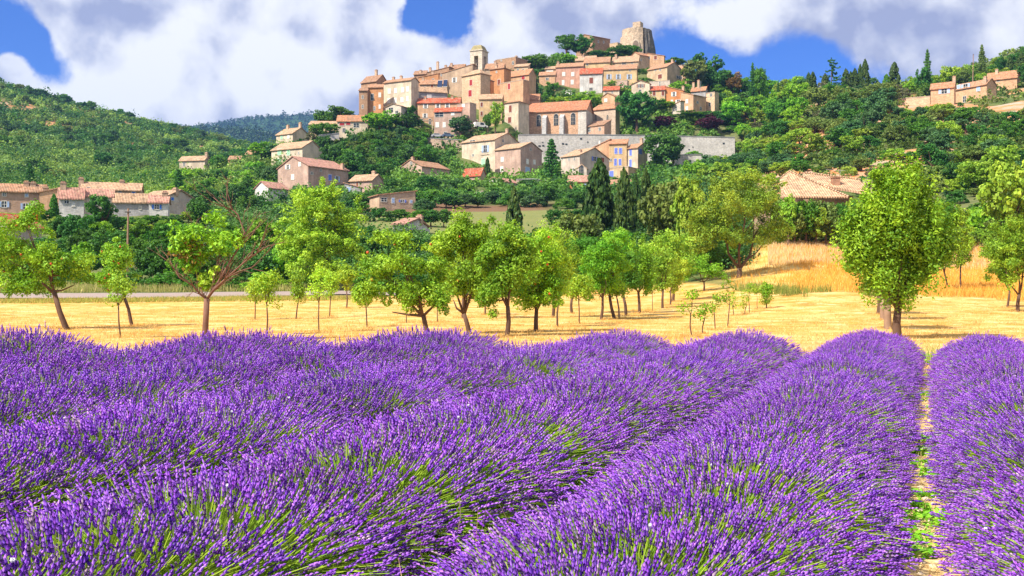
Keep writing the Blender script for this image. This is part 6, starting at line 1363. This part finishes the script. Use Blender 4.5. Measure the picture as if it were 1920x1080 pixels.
    # leafy mound
    nl = 1500; e2 = np.arccos(rg.uniform(0.02, 1, nl)); a2 = rg.uniform(0, 6.283, nl); d2 = np.stack([np.sin(e2) * np.cos(a2), np.sin(e2) * np.sin(a2), np.cos(e2)], 1)
    r2 = rg.uniform(.35, .86, (nl, 1)); p0 = d2 * r2 * np.array([.85, .85, .5]); p0[:, 2] += .02; p2 = p0 + (d2 + rg.normal(0, .3, (nl, 3)) + [0.05, 0, .5]) * rg.uniform(.06, .14, (nl, 1)); p1 = (p0 + p2) / 2
    g = rg.uniform(0, 1, (nl, 1)); gl = np.array([.12, .26, .02]) * (1 - g) + np.array([.36, .56, .04]) * g
    V3, Q3, c3 = ribbon(p0, p1, p2, .0055, gl, gl * 1.2)
    # a few white snails and petals
    nw = 9; iw = rg.integers(0, n, nw); cw = tip[iw] + rg.normal(0, .01, (nw, 3)); r_ = rg.uniform(.004, .0085, (nw, 1)); ov = np.array([[1, 0, 0], [0, 1, 0], [-1, 0, 0], [0, -1, 0], [0, 0, 1], [0, 0, -1]], float)
    V4 = (cw[:, None] + ov[None] * r_[:, None]).reshape(-1, 3); Q4 = (np.arange(nw)[:, None, None] * 6 + np.array([[0, 1, 4, 4], [1, 2, 4, 4], [2, 3, 4, 4], [3, 0, 4, 4], [1, 0, 5, 5], [2, 1, 5, 5], [3, 2, 5, 5], [0, 3, 5, 5]])[None])
    V4q = (cw[:, None, None] + np.stack([np.array([[-1, 0, -1], [1, 0, -1], [1, 0, 1], [-1, 0, 1]]), np.array([[0, -1, -1], [0, 1, -1], [0, 1, 1], [0, -1, 1]]), np.array([[-1, -1, 0], [1, -1, 0], [1, 1, 0], [-1, 1, 0]])]) [None] * r_[:, None, None]).reshape(-1, 3)
    Q4q = np.arange(len(V4q)).reshape(-1, 4); c4 = np.full((len(V4q), 3), .85)
    V = np.vstack([V1, ]) if V1.ndim == 2 else V1.reshape(-1, 3)
    Vs = [V, V2, V3, V4q]; Qs = [Q1, Q2, Q3, Q4q]; cs = [col1, c2, c3, c4]; off = 0; QQ = []
    for v_, q_ in zip(Vs, Qs): QQ.append(q_ + off); off += len(v_)
    return quads_mesh('lavender_bush', np.vstack(Vs), np.vstack(QQ), np.vstack(cs), LM)
LB = [lav_bush(s_, 3000) for s_ in (3, 8, 14, 21, 33)]
TH = math.atan(780 / F); SN, CS = math.sin(TH), math.cos(TH)
def row_xy(t_, s_): return t_ * SN + s_ * CS, t_ * CS - s_ * SN
ROWS = [(6.95, 5.5, 20.5, .48, 'lavender row at the far right, only its end showing beyond the third gap'), (4.95, 3.5, 20.8, .49, 'lavender row cut by the right edge of the view'), (2.95, 1.2, 21.0, .52, 'second lavender row right of the narrow straw path'),
        (.97, -.2, 21.0, .54, 'lavender row just right of the narrow straw path'), (-1.05, .4, 22.4, .54, 'lavender row just left of the narrow straw path'),
        (-2.93, 1.0, 18.2, .61, 'second lavender row left of the straw path, ending at the green weeds'), (-4.93, 2.0, 17.4, .61, 'third lavender row left of the straw path'), (-6.95, 2.6, 14.7, .70, 'fourth lavender row left of the straw path, ending under the forked apple tree'),
        (-9.05, 4.2, 13.0, .74, 'fifth lavender row left of the straw path'), (-11.05, 5.6, 10.4, .81, 'sixth lavender row, its end mound nearest the half dead tree'), (-13.05, 7.2, 9.0, .81, 'lavender row at the left edge of the view')]
grp = 'parallel rows of lavender'
for ri, (s_, t0, t1, hh, lab) in enumerate(ROWS):
    x0, y0 = row_xy(t0, s_); root = empty('lavender_row', (x0, y0, 0), 0, lab, 'lavender row', grp); rr = random.Random(ri * 7 + 1); t_ = t1 - .55; step = .62
    while t_ > t0:
        ss = s_ + (rr.uniform(-.05, .05) if s_ > -3.5 or t_ > t1 - 1.2 else rr.uniform(-.42, .42)); x, y = row_xy(t_, ss); f = (t_ - t0) / (t1 - t0)
        hfac = hh * (.93 if f < .75 else 1.0) if s_ < -6 else hh
        sc_ = rr.uniform(.95, 1.05) * (1.0 if t_ > t1 - 1 else 1)
        o = link('lavender_bush', rr.choice(LB), root, (x - x0, y - y0, 0)); w2 = .93 * sc_ * (.945 if abs(s_) < 2 else 1.06 if s_ > -4 else 1.12 if s_ > -6 else 1.22)
        o.scale = (w2, w2, hfac / LAV_H * rr.uniform(.94, 1.06)); o.rotation_euler = (0, 0, rr.choice([0, 0, R(180)]) + R(rr.uniform(-35, 35)))
        t_ -= step * rr.uniform(.9, 1.1) * (1 if s_ > -3.5 else .72)

# ------------------------------------------------------------------ grasses and weeds (stuff)
def blades(name, pts, hgt, wid, colA, colB, rg, lean=.35, mat=None):
    n = len(pts); dr = rg.uniform(0, 6.283, n); h = hgt * rg.uniform(.5, 1.3, n); sd = np.stack([np.cos(dr), np.sin(dr), 0 * dr], 1) * wid
    up = np.stack([rg.normal(0, lean, n), rg.normal(0, lean, n), np.ones(n)], 1); up /= np.linalg.norm(up, axis=1, keepdims=True); p1 = pts + up * h[:, None] * .55; p2 = p1 + (up + np.stack([rg.normal(0, lean, n), rg.normal(0, lean, n), 0 * dr], 1) * .6) * h[:, None] * .45
    V = np.stack([pts - sd, pts + sd, p1 + sd * .7, p1 - sd * .7, p2 + sd * .15, p2 - sd * .15], 1).reshape(-1, 3); Q = (np.arange(n)[:, None, None] * 6 + np.array([[0, 1, 2, 3], [3, 2, 4, 5]])[None]).reshape(-1, 4)
    c = np.array(colA) + (np.array(colB) - np.array(colA)) * rg.uniform(0, 1, (n, 1)); c = c * rg.uniform(.75, 1.25, (n, 1)); col = np.repeat(np.clip(c, 0, 1), 6, 0)
    o = link(name, quads_mesh(name, V, Q, col, mat or LM)); return tag(o, kind='stuff')
def polar(n, pxr, zr, rg, cond=None):
    px = rg.uniform(*pxr, n); z = np.sqrt(rg.uniform(zr[0] ** 2, zr[1] ** 2, n)) if zr[1] / zr[0] < 3 else zr[0] * (zr[1] / zr[0]) ** rg.uniform(0, 1, n)
    if cond is not None: k_ = cond(px, z); px, z = px[k_], z[k_]
    return np.stack([(px - 960) / F * z, z, Hpz(px, z)], 1), px, z
rg = np.random.default_rng(77)
zend_ = lambda px: np.interp(px, [0, 640, 900, 1200, 1400, 1500, 1700, 1920], [66, 70, 84, 92, 70, 62, 66, 60])
pts, px, z = polar(90000, (-150, 2080), (13, 62), rg, lambda p, z: (z < zend_(p)) & (fbm((p - 960) / F * z * .25, z * .7, 11) > -.25)); blades('mown_straw', pts, .10, .006, (.60, .37, .11), (.88, .65, .32), rg, .9)
pts, px, z = polar(70000, (1370, 2150), (60, 104), rg, lambda p, z: (z > zend_(p) + 1 + 5 * fbm((p - 960) / F * z * .25, z * .25, 8)) & (z < 104) & ((p > 1480 + 90 * fbm((p - 960) / F * z * .5, z * .4, 6)) | (np.random.default_rng(3).uniform(0, 1, len(p)) < .15))); pts0 = pts
tp, px, z = polar(2600, (-150, 2080), (14, 60), rg, lambda p, z: z < zend_(p) - 2); n_ = 16
tp = np.vstack([tp] + [np.array(q)[None] + rg.normal(0, .22, (9, 3)) * [1, 1, 0] for q in NEARPOS]); tp = np.repeat(tp, n_, 0) + rg.normal(0, .13, (len(tp) * n_, 3)) * [1, 1, 0]; blades('straw_tufts', tp, .13, .007, (.46, .24, .05), (.80, .55, .20), rg, .8)
pts = pts0
blades('golden_grass', pts, .42, .016, (.72, .30, .035), (.90, .50, .12), rg, .3)
pts, px, z = polar(26000, (1440, 2150), (86, 106), rg); blades('pale_seed_grass', pts, .5, .018, (.70, .48, .24), (.84, .64, .38), rg, .2)
pts, px, z = polar(9000, (1370, 1720), (60, 70), rg, lambda p, z: (z > zend_(p) - 3) & (z < zend_(p) + 1.5) & (fbm(p * .02, z * .3, 3) > .0)); blades('green_bank_grass', pts, .6, .016, (.12, .20, .03), (.34, .34, .08), rg, .25)
pts, px, z = polar(34000, (-100, 900), (63, 70), rg, lambda p, z: (z > zend_(p) - 3.5) & (z < zend_(p) + 1.0)); blades('verge_grass', pts, .22, .014, (.22, .34, .04), (.62, .44, .14), rg, .4)
pts, px, z = polar(34000, (-150, 900), (79, 90), rg, lambda p, z: z > np.interp(p, [0, 500, 650, 800], [79.5, 81, 84, 89])); blades('roadside_grass', pts, .55, .018, (.28, .34, .05), (.66, .54, .24), rg, .25)
# weeds at the end of the gaps and along the path
def weeds(name, spots, mat):
    rg = np.random.default_rng(5); P = []; N = []
    for (x, y, r, n_) in spots:
        a = rg.uniform(0, 6.28, n_); q = np.sqrt(rg.uniform(0, 1, n_)) * r; P.append(np.stack([x + q * np.cos(a), y + q * np.sin(a), rg.uniform(.02, .16, n_) * min(1, r * 2.5)], 1)); N.append(np.tile([0, 0, 1.], (n_, 1)))
    P = np.vstack(P); V, Q, col = leaf_cards(P, np.vstack(N), .028, rg, 1.6); tag(link(name, quads_mesh(name, V, Q, col, mat)), kind='stuff')
sp = []
rr = random.Random(4)
for i in range(46):
    t_ = rr.uniform(3, 22) ** 1.0; x, y = row_xy(t_, -.04 + rr.uniform(-.12, .12)); sp.append((x, y, rr.uniform(.06, .22), rr.randrange(40, 160)))
for s_, te in ((-2.05, 19.5), (-4.05, 18.3), (-6.05, 16.5), (1.97, 21.6), (3.95, 21.6), (0, 22.0)):
    for i in range(16): x, y = row_xy(te + rr.uniform(-1.4, 1.6), s_ + rr.uniform(-.6, .6)); sp.append((x, y, rr.uniform(.1, .3), 180))
for i in range(24): x, y = row_xy(rr.uniform(4, 18), rr.choice([-2.05, -4.05]) + rr.uniform(-.2, .2)); sp.append((x, y, rr.uniform(.1, .25), 140))
weeds('path_weeds', sp, M['bright'])
P = []; 
for s_, te in ((-2.05, 19.5), (-4.05, 18.4), (0, 22.0), (1.97, 21.8), (3.95, 21.8)):
    for i in range(420): x, y = row_xy(te + rr.uniform(-1.5, 1.8), s_ + rr.gauss(0, .45)); P.append((x, y, 0.0))
blades('row_end_grass', np.array(P), .30, .006, (.20, .34, .04), (.60, .52, .16), rg, .3)
P = [(*row_xy(rr.uniform(2.5, 22), -.04 + rr.gauss(0, .12)), 0.0) for _ in range(2600)]
blades('path_straw', np.array(P), .08, .004, (.5, .36, .12), (.8, .62, .3), rg, 1.2)
# dry brown seed stalks standing among the lavender
P = [(*row_xy(rr.uniform(3.2, 5.2), rr.choice([-1.95, -1.95, -1.7]) + rr.uniform(-.2, .2)), .25) for _ in range(9)]
blades('dry_stalks', np.array(P), .36, .003, (.62, .34, .22), (.75, .5, .38), rg, .35)
# stones on the path
def stones():
    m = MB(); rr = random.Random(8)
    for i in range(420):
        t_ = rr.uniform(2.4, 18); x, y = row_xy(t_, -.04 + rr.gauss(0, .13)); r = rr.uniform(.008, .03)
        m.lathe([(r * .5, r * .75), (r, r * .35), (r * 1.05, 0), (r * .7, -r * .3)], 6, (x, y), 0, .5)
    tag(m.build('path_stones', wall_mat((.72, .60, .45), .2)), kind='stuff')
stones()
